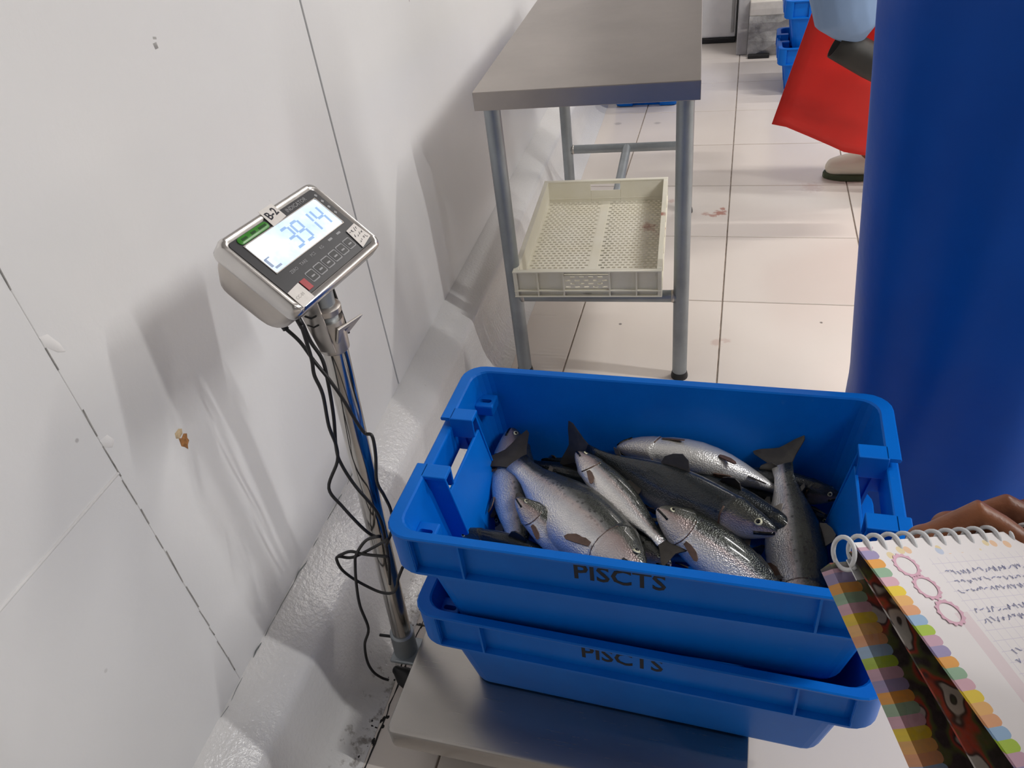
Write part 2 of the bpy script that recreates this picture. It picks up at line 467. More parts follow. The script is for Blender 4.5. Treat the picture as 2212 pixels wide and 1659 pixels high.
# cracked filler in the other joint: short broken pieces of dark gap
m = MB(); z = 0.28
while z < 1.6:
    L = random.uniform(0.02, 0.07)
    m.tube([(xw(0.57) + 0.0004, 0.5706 + random.uniform(-.001, .001), z), (xw(0.57) + 0.0004, 0.5706 + random.uniform(-.002, .002), z + L)], 0.0009, 6)
    z += L + random.uniform(0.0, 0.03) * (1 if z < 0.8 else 3)
m.build('crack', MT['seam_pale'], wl)
# curb crack at the panel foot
m = MB(); y = 0.5; pts = []
while y < 1.2:
    pts.append((xw(y) + 0.0015 + random.uniform(0, .003), y, 0.2505 + random.uniform(-.003, .004))); y += 0.025
m.tube(pts, [random.uniform(.0004, .0016) for _ in pts], 6); m.build('crack', MT['seam'], wl)
# rust blot where a bolt head was painted over
def blot(name, px, py, pts, mat, th=0.002):
    q = ony(px, py, 0.7)
    d = ray(px, py); t = -0.75 / (d.x + 0.022 * d.y); q = C0 + d * t
    m = MB(); n = len(pts)
    ring = [(q.x + 0.0002, q.y + a, q.z + b) for a, b in pts]
    m.v = ring + [(q.x + th, q.y + sum(a for a, _ in pts) / n, q.z + sum(b for _, b in pts) / n)]
    m.f = [(i, (i + 1) % n, n) for i in range(n)]
    m.build(name, mat, wl, smooth=True)
blot('rust_spot', 396, 952, [(-.006, .010), (-.001, .006), (.006, .009), (.012, .004), (.009, -.002), (.010, -.008), (.004, -.012), (.001, -.018), (-.003, -.010), (-.008, -.004)], MT['rust'])
blot('rust_spot', 388, 940, [(-.007, .009), (.003, .010), (.009, .005), (.006, -.002), (-.003, -.004), (-.009, .001)], MT['rust_pale'], 0.003)
blot('chip', 336, 88, [(-.003, .006), (.004, .004), (.003, .001), (-.004, .003)], MT['seam_pale'], 0.0012)
blot('chip', 336, 99, [(-.004, .004), (.004, .004), (.004, -.004), (-.003, -.004)], MT['seam_pale'], 0.0012)
blot('paint_bump', 112, 745, [(-.010, .018), (.002, .014), (.010, -.004), (.012, -.018), (.002, -.012), (-.008, .002)], MT['white_bead'], 0.004)
blot('paint_bump', 232, 958, [(-.008, .012), (.006, .010), (.012, -.004), (.004, -.010), (-.006, -.002)], MT['white_bead'], 0.004)

# curb along the wall
prof = [(-0.06, -0.02), (-0.06, 0.262), (0.0, 0.252), (0.006, 0.250), (0.074, 0.206), (0.082, 0.197), (0.086, 0.183), (0.095, 0.10), (0.103, 0.06), (0.118, 0.03), (0.142, 0.010), (0.166, 0.001), (0.166, -0.02)]
m = MB(); ys = [YF + k * 0.1 for k in range(0, 98)]
rr = random.Random(3)
loops = []
for y in ys:
    j = rr.uniform(-.002, .002)
    loops.append([(xw(y) + a + (j if 2 < i < 12 else 0), y, b + (rr.uniform(-.0015, .0015) if 2 < i < 11 else 0)) for i, (a, b) in enumerate(prof)])
m.loft(loops); struct(m.build('baseboard_left', MT['curb'], auto=35))
bb = bpy.data.objects['baseboard_left']
# black grime where curb meets floor beside the scale
m = MB()
for k in range(70):
    y = random.uniform(0.45, 1.3); x = -0.598 + random.uniform(-.02, .012); s = random.uniform(.001, .0045)
    n = 7; zz = max(0.0003, 0.010 * max(0, (-0.600 - x)) / 0.024)
    o = len(m.v)
    m.v += [(x + s * random.uniform(.5, 1.2) * math.cos(2 * PI * q / n), y + 1.6 * s * random.uniform(.5, 1.3) * math.sin(2 * PI * q / n), zz) for q in range(n)] + [(x, y, zz + s * 0.5)]
    m.f += [(o + q, o + (q + 1) % n, o + n) for q in range(n)]
o = m.build('grime', MT['black_dirt'], bb); o['kind'] = 'stuff'
m = MB(); pts = [(-0.592 + random.uniform(-.002, .002), 0.40 + k * 0.02, 0.0005) for k in range(60)]
m.tube(pts, [random.uniform(.0006, .0022) for _ in pts], 6); m.build('crack', MT['black_dirt'], bb)

# back: cold-room door, jamb, and a wall on a rough concrete base
def boxo(name, lo, hi, mat, parent=None, bevel=0.0):
    return MB().box(lo, hi).build(name, mat, parent, bevel=bevel)
struct(boxo('wall_back', (0.03, 4.99, 0.30), (XR, 5.5, CEIL), MT['wall']))
wb = bpy.data.objects['wall_back']
m = MB(); gx = [0.03 + k * (XR - 0.03) / 60 for k in range(61)]; gz = [0.0, 0.04, 0.09, 0.14, 0.19, 0.225]
m.grid([[(x, 4.925 + rr.uniform(-.014, .014) + (0.02 if z == 0 else 0), z) for x in gx] for z in gz]); m.build('concrete_base', MT['concrete'], wb, solid=0.004)
boxo('ledge', (0.03, 4.93, 0.222), (XR, 5.0, 0.300), MT['ledge'], wb, 0.006)
boxo('skirting_strip', (0.035, 4.895, 0.0), (0.155, 4.925, 0.022), MT['black_dirt'], wb, 0.004)
struct(boxo('trim_1', (-0.034, 4.98, 0.0), (0.032, 5.5, CEIL), MT['door_grey'], None, 0.006))
struct(boxo('wall_far', (-1.05, 5.36, 0.0), (-0.03, 5.5, CEIL), MT['wall']))
d1 = struct(boxo('door_1', (-0.86, 5.27, 0.03), (-0.046, 5.33, 2.05), MT['white_bead'], None, 0.008))
boxo('door_gasket', (-0.86, 5.255, 0.002), (-0.046, 5.285, 0.030), MT['black_rubber'], d1, 0.004)
boxo('door_edge_strip', (-0.075, 5.26, 0.06), (-0.058, 5.272, 2.0), MT['door_grey'], d1, 0.002)
# rest of the room, out of the frame
struct(boxo('ceiling', (-1.1, YF, CEIL), (XR, 5.5, CEIL + 0.08), MT['ceiling_white']))
struct(boxo('wall_right', (XR, YF, 0), (XR + 0.1, 5.5, CEIL), MT['wall_tile']))
struct(boxo('wall_front', (-1.1, YF - 0.1, 0), (XR, YF, CEIL), MT['wall_tile']))
for i, (x, y, e, colr) in enumerate(LAMPS):
    lab = ['white ceiling tube lamp nearest the scale, above the right side', 'white ceiling tube lamp between the scale and the table lamps', 'white ceiling tube lamp above the red apron', 'white ceiling tube lamp nearest the cold-room door', 'added fill tube lamp on the ceiling behind the camera'][i]
    t = thing('ceiling_lamp', lab, 'lamp', (x, y, CEIL), 0, 'tube lamps on the ceiling')
    MB().box((-0.63, -0.07, -0.05), (0.63, 0.07, 0.0)).build('housing', MT['white_bead'], t, bevel=0.006)
    MB().tube([(-0.6, 0, -0.075), (0.6, 0, -0.075)], 0.013, 10).build('tube', MT['tube'], t, smooth=True)
    for s in (-1, 1): MB().box((s * 0.61 - 0.012, -0.02, -0.095), (s * 0.61 + 0.012, 0.02, -0.05)).build('holder', MT['white_bead'], t, bevel=0.003)
    ld = bpy.data.lights.new('tube_light', 'AREA'); ld.shape = 'RECTANGLE'; ld.size = 1.2; ld.size_y = 0.05; ld.energy = e; ld.color = colr
    lo = bpy.data.objects.new('tube_light', ld); COL.objects.link(lo); lo.parent = t; lo.location = (0, 0, -0.10)

# ---------------------------------------------------------------- crates
def make_crate():
    t = thing('fish_crate', 'blue crate', 'crate')
    m = MB()
    L = [(.292, .160, .030, .004), (.294, .162, .031, .010), (.320, .179, .032, .158), (.345, .200, .035, .1585), (.347, .2005, .035, .164), (.3335, .190, .032, .166), (.3335, .190, .032, .2335),
         (.349, .2015, .036, .234), (.350, .2025, .036, .2385), (.348, .2005, .036, .2405), (.3315, .188, .030, .2405), (.329, .186, .030, .238), (.322, .181, .030, .200), (.290, .157, .027, .008)]
    m.loft([rrect(*q, n=5) for q in L])
    body = m.build('body', MT['blue'], t)
    # three separate boolean passes per side keep the cutter clean
    for s in (-1, 1):
        for lo, hi in (((.272, -.070, -.02), (.3335, .070, .231)), ((.2721, -.055, .2215), (.40, .055, .30))):
            k = MB()
            x0, x1 = sorted((s * lo[0], s * hi[0]))
            k.box((x0, lo[1], lo[2]), (x1, hi[1], hi[2]))
            ko = k.build('cutter', None)
            md = body.modifiers.new('cut', 'BOOLEAN'); md.operation = 'DIFFERENCE'; md.solver = 'EXACT'; md.object = ko
            apply_mods(body)
            bpy.data.objects.remove(ko)
    # end inserts
    for s in (-1, 1):
        e = MB()
        def B(lo, hi):
            x0, x1 = sorted((s * lo[0], s * hi[0])); e.box((x0, lo[1], lo[2]), (x1, hi[1], hi[2]))
        e.hexa([(s * .258, -.0745, .004), (s * .263, -.0745, .004), (s * .263, .0745, .004), (s * .258, .0745, .004),
                (s * .293, -.0745, .204), (s * .298, -.0745, .204), (s * .298, .0745, .204), (s * .293, .0745, .204)])
        for q in (-1, 1):
            y0, y1 = sorted((q * .0745, q * .0785))
            e.hexa([(s * .258, y0, .004), (s * .300, y0, .004), (s * .300, y1, .004), (s * .258, y1, .004),
                    (s * .296, y0, .238), (s * .333, y0, .238), (s * .333, y1, .238), (s * .296, y1, .238)])
            y0, y1 = sorted((q * .0545, q * .082))
            B((.2935, y0, .233), (.3345, y1, .2405))
            y0, y1 = sorted((q * .0535, q * .0575))
            B((.2935, y0, .200), (.3345, y1, .2405))
        e.build('end_wall', MT['blue'], t, bevel=0.0016)
    for s in (-1, 1):
        x0, x1 = sorted((s * .332, s * .3495))
        MB().box((x0, -.072, .160), (x1, .072, .2225)).build('handle_bar', MT['blue'], t, bevel=0.003)
        for q in ((-1, 1) if s < 0 else ()):   # stacking lug with a slot, in each corner pocket
            g = MB(); cx, cy = s * .306, q * .1535
            g.box((cx - .017, cy - .016, .178), (cx + .017, cy + .020, .200))
            lug = g.build('stacking_lug', MT['blue'], t, bevel=0.003)
            k = MB(); k.loft([rrect(.011, .0045, .0044, z_, 4, Matrix.Translation((cx, cy, 0))) for z_ in (.183, .23)])
            ko = k.build('cutter', None)
            md = lug.modifiers.new('cut', 'BOOLEAN'); md.operation = 'DIFFERENCE'; md.solver = 'EXACT'; md.object = ko
            apply_mods(lug); bpy.data.objects.remove(ko)
    for s in (-1, 1):
        for x in (-.312, -.236, .236, .312):
            y0, y1 = sorted((s * .189, s * .2008))
            MB().box((x - .0016, y0, .1645), (x + .0016, y1, .2345)).build('rib', MT['blue'], t)
        for y in (-.168, -.12, .12, .168):
            x0, x1 = sorted((s * .333, s * .3485))
            MB().box((x0, y - .0016, .1645), (x1, y + .0016, .2345)).build('rib', MT['blue'], t)
    for sx_ in (-1, 1):       # closed corner faces between the outermost ribs
        for sy_ in (-1, 1):
            k = MB(); lp = []
            arc = [(.312, .2008)] + [(.350 - .036 - .001 + .036 * math.sin(a_ * PI / 12), .2010 - .036 + .036 * math.cos(a_ * PI / 12)) for a_ in range(0, 7)] + [(.3490, .168)]
            for z_ in (.163, .2345):
                lp.append([(sx_ * a_, sy_ * b_, z_) for a_, b_ in arc] + [(sx_ * (a_ - .0025), sy_ * (b_ - .0025), z_) for a_, b_ in reversed(arc)])
            k.loft(lp); k.build('corner_face', MT['blue'], t, auto=50)
    for x in (-.24, .24):
        MB().box((x - .03, -.13, 0.0), (x + .03, .13, .006)).build('foot_runner', MT['blue'], t, bevel=.002)
    # stamped letters on the near long side, under the flange
    M = Matrix.Translation((-.014, -.1902, .2045)) @ Matrix.Rotation(PI / 2, 4, 'X')
    text_mesh('PISCTS', .043, 'lettering', MT['black_print'], t, M, .0003, xscale=0.98, bold=.0007)
    return t
crate0 = make_crate()
def place_crate(first, x, y, z, rz, label, group=None):
    o = crate0 if first else copy_tree(crate0)
    o.matrix_basis = Matrix.Translation((x, y, z)) @ Matrix.Rotation(math.radians(rz), 4, 'Z')
    tag(o, label, 'crate', group)
    return o
ZB = 0.1447
ZT = 0.352
crate_low = place_crate(True, -.0965, .848, ZB, -2.5, 'blue plastic crate standing on the steel scale platform, under the crate of fish', 'blue fish crates')
crate_top = place_crate(False, -.097, .838, ZT, -1.2, 'blue plastic crate full of trout, on top of another crate', 'blue fish crates')
q = onz(1692, 190, 0)
place_crate(False, .522, 4.40, 0.0, 0.5, 'blue plastic crate on the floor by the far wall, bottom of the stack', 'blue fish crates')
place_crate(False, .536, 4.405, 0.214, 0.0, 'blue plastic crate by the far wall, upper one of the stack', 'blue fish crates')
place_crate(False, -.47, 4.43, 0.0, 90.0, 'blue plastic crate on the floor beyond the steel table, only its foot showing', 'blue fish crates')

# ---------------------------------------------------------------- platform scale
scale = thing('platform_scale', 'stainless platform scale with pole and tilted digital display, under the crates', 'scale', (-.25, .80, 0))
def sp(mb, name, mat, parent=scale, **kw): return mb.build(name, mat, parent, world=True, **kw)
PR = Matrix.Translation((-.218, .80, 0)) @ Matrix.Rotation(math.radians(-0.8), 4, 'Z')
m = MB()
m.loft([rrect(.300, .225, .012, z_, 4, PR) for z_ in (.098, .141)] + [rrect(.2985, .2235, .012, .1435, 4, PR), rrect(.294, .219, .010, .1445, 4, PR)])
sp(m, 'platform_plate', MT['platform_steel'], auto=40)
m = MB(); M_ = PR
for x in (-.215, .215): m.box((x - .03, -.18, .045), (x + .03, .18, .0975), M_)
m.box((-.215, -.03, .045), (.215, .03, .09), M_)
sp(m, 'base_frame', MT['black_paint'], bevel=.003)
for x in (-.225, .225):
    for y in (-.155, .155):
        m = MB(); m.tube([M_ @ V3((x, y, 0.0)), M_ @ V3((x, y, .012)), M_ @ V3((x, y, .014)), M_ @ V3((x, y, .05))], [.022, .020, .009, .009], 14); sp(m, 'foot', MT['black_rubber'], auto=40)
pb, ptop = V3((-.5755, .785, .075)), V3((-.5265, .792, .86))
pd = (ptop - pb).normalized()
m = MB(); m.tube([pb + pd * .01, pb + pd * .4, ptop - pd * .03], .0185, 28); pole = sp(m, 'pole', MT['pole_chrome'], auto=50)
m = MB(); m.tube([pb - pd * .015, pb + pd * .05, pb + pd * .052], [.0235, .0235, .021], 24); sp(m, 'pole_socket', MT['galvanised'], pole, auto=40)
m = MB(); m.tube([pb + V3((-.045, -.005, .035)), pb + V3((-.02, -.004, .035))], .003, 8); sp(m, 'set_screw', MT['black_paint'], pole)
m = MB(); m.box((-.60, .755, .058), (-.50, .815, .066)); m.box((-.53, .757, .06), (-.512, .813, .10)); sp(m, 'pole_bracket', MT['galvanised'], bevel=.003)
# sleeve, inner tube and clamp at the top
m = MB(); m.tube([ptop - pd * .055, ptop - pd * .053, ptop - pd * .005, ptop - pd * .003], [.0195, .0215, .0215, .0205], 24); sp(m, 'sleeve', MT['bracket_steel'], pole, auto=40)
m = MB(); m.tube([ptop - pd * .01, ptop + pd * .045], .0150, 22); sp(m, 'inner_tube', MT['galvanised'], pole, auto=40)
m = MB(); m.tube([ptop + pd * .004, ptop + pd * .008, ptop + pd * .016, ptop + pd * .02], [.0165, .0215, .0215, .0165], 24); sp(m, 'clamp_ring', MT['bracket_steel'], pole, auto=40)

# display head, frame from the photograph's perspective
IC = V3((-.529, .799, .969)); IU = V3((.098, .993, -.068)).normalized(); IV = V3((.746, -.118, -.655)); IN = V3((.659, -.013, .752))
IN = IU.cross(-IV).normalized(); IUp = IN.cross(IU).normalized()
IM = Matrix((IU, IUp, IN)).transposed().to_4x4(); IM.translation = IC
m = MB()
m.loft([rrect(.099, .059, .012, -.024, 5), rrect(.1035, .0635, .012, -.0235, 5), rrect(.1050, .0649, .013, -.020, 5), rrect(.1050, .0649, .013, -.004, 5), rrect(.1025, .0625, .012, 0.0, 5), rrect(.0965, .0565, .008, .0005, 5), rrect(.0945, .0545, .007, -.0015, 5)])
head = m.build('display_head', MT['bezel_steel'], scale, world=True, matrix=IM, auto=50)
m = MB()
m.loft([rrect(.064, .026, .022, -.084, 6), rrect(.083, .043, .026, -.080, 6), rrect(.094, .053, .026, -.067, 6), rrect(.0985, .058, .020, -.044, 6), rrect(.1000, .0595, .014, -.0225, 6)])
m.build('back_shell', MT['housing_steel'], head, auto=60)
def F(x, y, z=0.0): return (x, y, z)   # face coordinates, metres
def card(name, quad_, mat, z, th=.0005, parent=head, bevel=0):
    m = MB(); m.hexa([(a, b, z) for a, b in quad_] + [(a, b, z + th) for a, b in quad_]); return m.build(name, mat, parent, bevel=bevel)
def rect(cx, cy, w, h, rot=0.0):
    c, s = math.cos(rot), math.sin(rot)
    return [(cx + a * w / 2 * c - b * h / 2 * s, cy + a * w / 2 * s + b * h / 2 * c) for a, b in ((-1, -1), (1, -1), (1, 1), (-1, 1))]
m = MB(); m.loft([rrect(.0938, .0538, .006, z_, 4) for z_ in (-.002, -.0006)]); face = m.build('face_panel', MT['panel_black'], head)
m = MB(); m.loft([rrect(.079, .0245, .003, z_, 4, Matrix.Translation((.001, .0155, 0))) for z_ in (-.0008, -.0002)]); screen = m.build('screen', MT['screen'], head)
card('screen_frame', rect(.001, .0405, .161, .0012), MT['housing_steel'], -.0004, .0008)
card('screen_frame', rect(.001, -.0095, .161, .0012), MT['housing_steel'], -.0004, .0008)
card('screen_frame', rect(.0808, .0155, .0012, .051), MT['housing_steel'], -.0004, .0008)
card('screen_frame', rect(-.0788, .0155, .0012, .051), MT['housing_steel'], -.0004, .0008)
SEG = {'a': (0, 1, 1, 0), 'g': (0, 0, 1, 0), 'd': (0, -1, 1, 0), 'f': (-.5, .5, 0, 1), 'b': (.5, .5, 0, 1), 'e': (-.5, -.5, 0, 1), 'c': (.5, -.5, 0, 1)}
NUM = {'3': 'abgcd', '9': 'abgcdf', '1': 'bc', '4': 'fgbc'}
for ch, cx in (('3', -.0095), ('9', .0125), ('1', .0345), ('4', .0585)):
    hw, hh, th = .0150, .0155, .0036
    m = MB()
    for k in NUM[ch]:
        a, b, hor, ver = SEG[k]
        x, y = cx + a * hw, .0150 + b * hh
        x += (y - .015) * .06
        if hor: q = [(x - hw / 2 + .0012, y - th / 2), (x + hw / 2 - .0012, y - th / 2), (x + hw / 2 - .0022, y + th / 2), (x - hw / 2 + .0022, y + th / 2)]
        else: q = [(x - th / 2, y - hh / 2 + .001), (x + th / 2, y - hh / 2 + .001), (x + th / 2 + .0008, y + hh / 2 - .001), (x - th / 2 + .0008, y + hh / 2 - .001)]
        m.hexa([(u, v, -.0002) for u, v in q] + [(u, v, .0002) for u, v in q])
    m.build('digit', MT['digit'], head)
m = MB()
for q in (rect(-.0735, .006, .0045, .013), rect(-.066, -.0035, .012, .003), rect(-.070, .0125, .010, .0018)): m.hexa([(u, v, -.0002) for u, v in q] + [(u, v, .0001) for u, v in q])
m.build('screen_icon', MT['icon'], head)
# buttons with pale outlines
for i in range(6):
    x = -.0405 + i * .0190; y = -.0385 + i * .0004
    m = MB(); m.loft([rrect(.0080, .0080, .002, z_, 3, Matrix.Translation((x, y, 0))) for z_ in (-.0006, -.0002)]); m.build('button_outline', MT['panel_print'], head)
    m = MB(); m.loft([rrect(.0066, .0066, .0015, z_, 3, Matrix.Translation((x, y, 0))) for z_ in (-.0003, .0003)]); b_ = m.build('button', MT['button_black'], head)
    card('button_mark', rect(x, y - .001, .007, .0022), MT['panel_print'], .0003, .0001)
card('red_button', rect(-.0605, -.0425, .011, .016), MT['red_button'], -.0004, .001, bevel=.0004)
for tx, x, y, s in (('INDICATOR', .0455, .0475, .0085), ('ZERO', -.0545, -.0195, .0062), ('TARE', -.0325, -.0190, .0062), ('PCS', -.0095, -.0182, .0062), ('KG', .0120, -.0178, .0062)):
    text_mesh(tx, s, 'panel_lettering', MT['panel_print'], head, Matrix.Translation((x, y, -.0004)), .0001)
for x in (.0355, .0565):
    card('panel_mark', rect(x, -.0165, .009, .003), MT['panel_print'], -.0004, .0001)
for k in range(4): card('panel_mark', rect(.0875, .043 - k * .0115, .004, .004, .5), MT['panel_print'], -.0004, .0001)
# stickers
m = MB(); m.loft([rrect(.0300, .0052, .005, -.0004, 5, Matrix.Translation((-.050, .0475, 0))), rrect(.0300, .0052, .005, .0008, 5, Matrix.Translation((-.050, .0475, 0))), rrect(.027, .003, .0028, .0016, 5, Matrix.Translation((-.050, .0475, 0)))])
gl = m.build('green_label', MT['green_label'], head, auto=60); gl['label'] = 'glossy green strip label with dark lettering'
for k, w in enumerate((.011, .009, .015)): card('label_lettering', rect(-.069 + k * .0185, .0478, w, .0034), MT['green_dark'], .0015, .0003)
st = card('sticker', [(-.0175, .0395), (.0135, .0420), (.0135, .0665), (-.0155, .0660)], MT['white_sticker'], .0008, .0005); st['label'] = 'white sticker marked B-2'
text_mesh('B-2', .0165, 'sticker_lettering', MT['ink'], head, Matrix.Translation((-.0015, .0545, .0013)) @ Matrix.Rotation(.12, 4, 'Z'), .0001, bold=.0004)
st = card('sticker', [(-.0960, -.0625), (-.0690, -.0605), (-.0690, -.0345), (-.0945, -.0365)], MT['white_sticker'], .0005, .0007, bevel=.0003); st['label'] = 'white square sticker with faint code'
text_mesh('CC-01', .0062, 'sticker_lettering', MT['ink_faint'], head, Matrix.Translation((-.0840, -.0490, .0013)), .0001)
st = card('sticker', [(.0655, -.0530), (.0960, -.0470), (.0930, -.0195), (.0690, -.0215)], MT['white_sticker'], .0005, .0005); st['label'] = 'white sticker with handwriting'
rr2 = random.Random(11)
for row in range(3):
    for k in range(4):
        x = .0715 + k * .0058 + row * .0004; y = -.0265 - row * .0085
        a = [V3((x + rr2.uniform(-.0018, .0022), y + rr2.uniform(-.0028, .0028), .0011)) for _ in range(4)]
        MB().tube(a, .0004, 5).build('handwriting', MT['ink'], head)
# tilt bracket between head and pole
for s in (-1, 1):
    yb = s * .0225; a_, b_ = ptop + V3((0, yb, -.045)), IC + IN * -.058 - IUp * .030 + V3((0, yb, 0))
    m = MB(); e_ = V3((0, s * .003, 0)); q4 = [a_ + V3((-.011, 0, 0)), a_ + V3((.012, 0, 0)), b_ + V3((.022, 0, 0)), b_ + V3((-.016, 0, .01))]
    m.hexa([tuple(x) for x in q4] + [tuple(x + e_) for x in q4]); sp(m, 'tilt_bracket', MT['bracket_steel'] if s < 0 else MT['black_paint'], pole, bevel=.0008)
    for k_ in (-.006, .008):
        c_ = a_ * .45 + b_ * .55 + e_ * 1.05; m = MB(); m.tube([c_ + V3((-.008, 0, k_)), c_ + V3((0, 0, k_ - .003)), c_ + V3((.008, 0, k_ + .001))], .0014, 6, round_ends=True); sp(m, 'slot', MT['black_paint'], pole)
m = MB(); m.hexa([tuple(ptop + V3(q)) for q in ((.016, -.020, -.034), (.022, -.016, -.012), (.034, .036, -.020), (.016, .024, -.038), (.013, -.020, -.032), (.019, -.016, -.010), (.031, .036, -.018), (.013, .024, -.036))])
sp(m, 'clamp_plate', MT['bracket_steel'], pole, bevel=.001)
m = MB(); a = ptop + V3((.005, .030, .035)); m.tube([a, a + V3((.008, .034, .010))], .0028, 8); sp(m, 'wing_bolt', MT['pole_chrome'], pole, smooth=True)
# cables, wandering down in front of the pole
CP = lambda x, y, Y: ony(560 + x / 1.93, 640 + y / 1.93, Y)
cables = [([(105, 130), (170, 190), (225, 265), (290, 345), (350, 430), (400, 515), (440, 570), (470, 582), (485, 660), (490, 770), (520, 830), (548, 890), (556, 960), (530, 1040)], .752),
          ([(175, 120), (200, 200), (220, 270), (230, 330), (265, 410), (290, 540), (320, 620), (325, 690), (290, 800), (350, 880), (430, 965), (475, 998), (505, 1002)], .744),
          ([(182, 118), (215, 190), (262, 262), (285, 350), (310, 500), (322, 640), (345, 705), (400, 790), (480, 885), (512, 950), (525, 1010), (540, 1100), (545, 1200)], .757),
          ([(500, 1000), (445, 1018), (405, 1075), (400, 1120), (405, 1200), (420, 1290), (455, 1385), (440, 1450), (450, 1520), (475, 1565), (510, 1590), (540, 1600)], .735),
          ([(540, 1010), (480, 1045), (390, 1088), (330, 1085), (325, 1105), (350, 1145), (410, 1188), (500, 1232), (555, 1236), (575, 1205), (578, 1180), (598, 1130)], .738),
          ([(330, 1082), (380, 1064), (440, 1076), (540, 1086)], .736)]
for pts, Y in cables:
    path = catmull([CP(x, y, Y + 0.004 * math.sin(i * 1.3)) for i, (x, y) in enumerate(pts)], 6)
    m = MB(); m.tube(path, .0027, 8); c_ = sp(m, 'cable', MT['black_rubber'], smooth=True)
    c_['label'] = 'thin black cable'
for q0, q1 in (((82, 96), (112, 138)), ((158, 88), (182, 130))):
    m = MB(); m.tube([CP(*q0, .752), CP(*q1, .752)], .0045, 10); sp(m, 'cable_gland', MT['black_rubber'], smooth=True)
m = MB(); m.tube([V3((-.585, .748, .045)), V3((-.570, .742, .040)), V3((-.548, .735, .034)), V3((-.528, .73, .03))], [.010, .019, .022, .012], 10, round_ends=True); sp(m, 'cable_plug', MT['black_rubber'], smooth=True)

# ---------------------------------------------------------------- steel table
TR = math.radians(3.0)
table = thing('work_table', 'long narrow stainless steel work table on pipe legs beside the white wall', 'table', (-.345, 1.80, 0), TR)
def tb(m, name, mat, parent=table, **kw): return m.build(name, mat, parent, **kw)
m = MB(); hw = .262; y0, y1 = -.028, 1.19
m.box((-hw, y0, .8475), (hw, y1, .850)); m.box((-hw, y0, .806), (hw, y0 + .0025, .849)); m.box((-hw, y1 - .0025, .806), (hw, y1, .849))
m.box((-hw, y0, .806), (-hw + .0025, y1, .849)); m.box((hw - .0025, y0, .806), (hw, y1, .849))
tb(m, 'tabletop', MT['table_steel'], bevel=.0012)
for x in (-.2, .2): tb(MB().box((x - .02, .01, .815), (x + .02, 1.15, .8475)), 'underframe', MT['galvanised'])
LX, LYB = .2285, 1.08
for x in (-LX, LX):
    for y in (.008, LYB):
        m = MB(); m.tube([(x, y, 0.006), (x, y, .846)], .0205, 20); tb(m, 'leg', MT['galvanised'], auto=50)
        m = MB(); m.tube([(x, y, 0), (x, y, .008), (x, y, .02)], [.024, .024, .0215], 16); tb(m, 'foot', MT['black_rubber'], auto=40)
ZR = .272
for y in (.008, LYB):
    m = MB(); m.tube([(-LX, y, ZR), (LX, y, ZR)], .0165, 18); tb(m, 'cross_rail', MT['galvanised'], auto=50)
    for x in (-LX, LX):
        m = MB(); m.tube([(x + (-1 if x > 0 else 1) * .018, y, ZR), (x + (-1 if x > 0 else 1) * .026, y, ZR)], [.0185, .0170], 14); tb(m, 'weld', MT['bracket_steel'], smooth=True)
m = MB(); m.tube([(0, .008, ZR), (0, LYB, ZR)], .0165, 18); tb(m, 'long_rail', MT['galvanised'], auto=50)

# ---------------------------------------------------------------- cream tray on the lower rails
tray = thing('fish_tray', 'shallow cream plastic tray with perforated floor, on the rails under the steel table', 'tray', (-.383, 2.068, .2895), math.radians(3.6))
hx, hy, H = .2, .2985, .080
def perforated(m, x0, x1, y0, y1, nx, ny, z0, z1, fx=.62, fy=.5, vertical=None):
    """plate with brick-offset slots, real holes with sides"""
    dx, dy = (x1 - x0) / nx, (y1 - y0) / ny
    T = vertical or (lambda a, b, c: (a, b, c))
    for j in range(ny):
        off = dx / 2 if j % 2 else 0.0
        b0 = y0 + j * dy; b1 = b0 + dy; h0 = b0 + dy * (1 - fy) / 2; h1 = b1 - dy * (1 - fy) / 2
        m.hexa([T(*q) for q in ((x0, b0, z0), (x1, b0, z0), (x1, h0, z0), (x0, h0, z0), (x0, b0, z1), (x1, b0, z1), (x1, h0, z1), (x0, h0, z1))])
        m.hexa([T(*q) for q in ((x0, h1, z0), (x1, h1, z0), (x1, b1, z0), (x0, b1, z0), (x0, h1, z1), (x1, h1, z1), (x1, b1, z1), (x0, b1, z1))])
        xs = [x0]
        for i in range(nx - (1 if off else 0)):
            a = x0 + off + i * dx + dx * (1 - fx) / 2; xs += [a, a + dx * fx]
        xs.append(x1)
        for a, b in zip(xs[::2], xs[1::2]):
            m.hexa([T(*q) for q in ((a, h0, z0), (b, h0, z0), (b, h1, z0), (a, h1, z0), (a, h0, z1), (b, h0, z1), (b, h1, z1), (a, h1, z1))])
m = MB(); perforated(m, -hx + .012, -.012, -hy + .012, hy - .012, 11, 40, .004, .0075); perforated(m, .012, hx - .012, -hy + .012, hy - .012, 11, 40, .004, .0075)
m.box((-.012, -hy + .01, .002), (.012, hy - .01, .0085))
fl_ = m.build('tray_floor', MT['cream'], tray)
def wall(name, pts_): m = MB(); [m.box(a, b) for a, b in pts_]; return m.build(name, MT['cream'], tray, bevel=.0012)
for s in (-1, 1):
    x0, x1 = sorted((s * (hx - .013), s * (hx - .010))); xf0, xf1 = sorted((s * (hx - .014), s * hx))
    wall('side_wall', [((x0, -hy + .0105, 0), (x1, hy - .0105, H - .0005)), ((xf0, -hy + .014, H - .004), (xf1, hy - .014, H - .0002)), ((xf0, -hy + .014, 0), (xf1, hy - .014, .004)), ((xf0, -hy + .014, .020), (xf1, hy - .014, .0225))])
    for k in range(7):
        y = -hy + .002 + k * (2 * hy - .007) / 6
        x0, x1 = sorted((s * (hx - .011), s * (hx - .001)))
        MB().box((x0, y, 0.0), (x1, y + .003, H - .003)).build('rib', MT['cream'], tray)
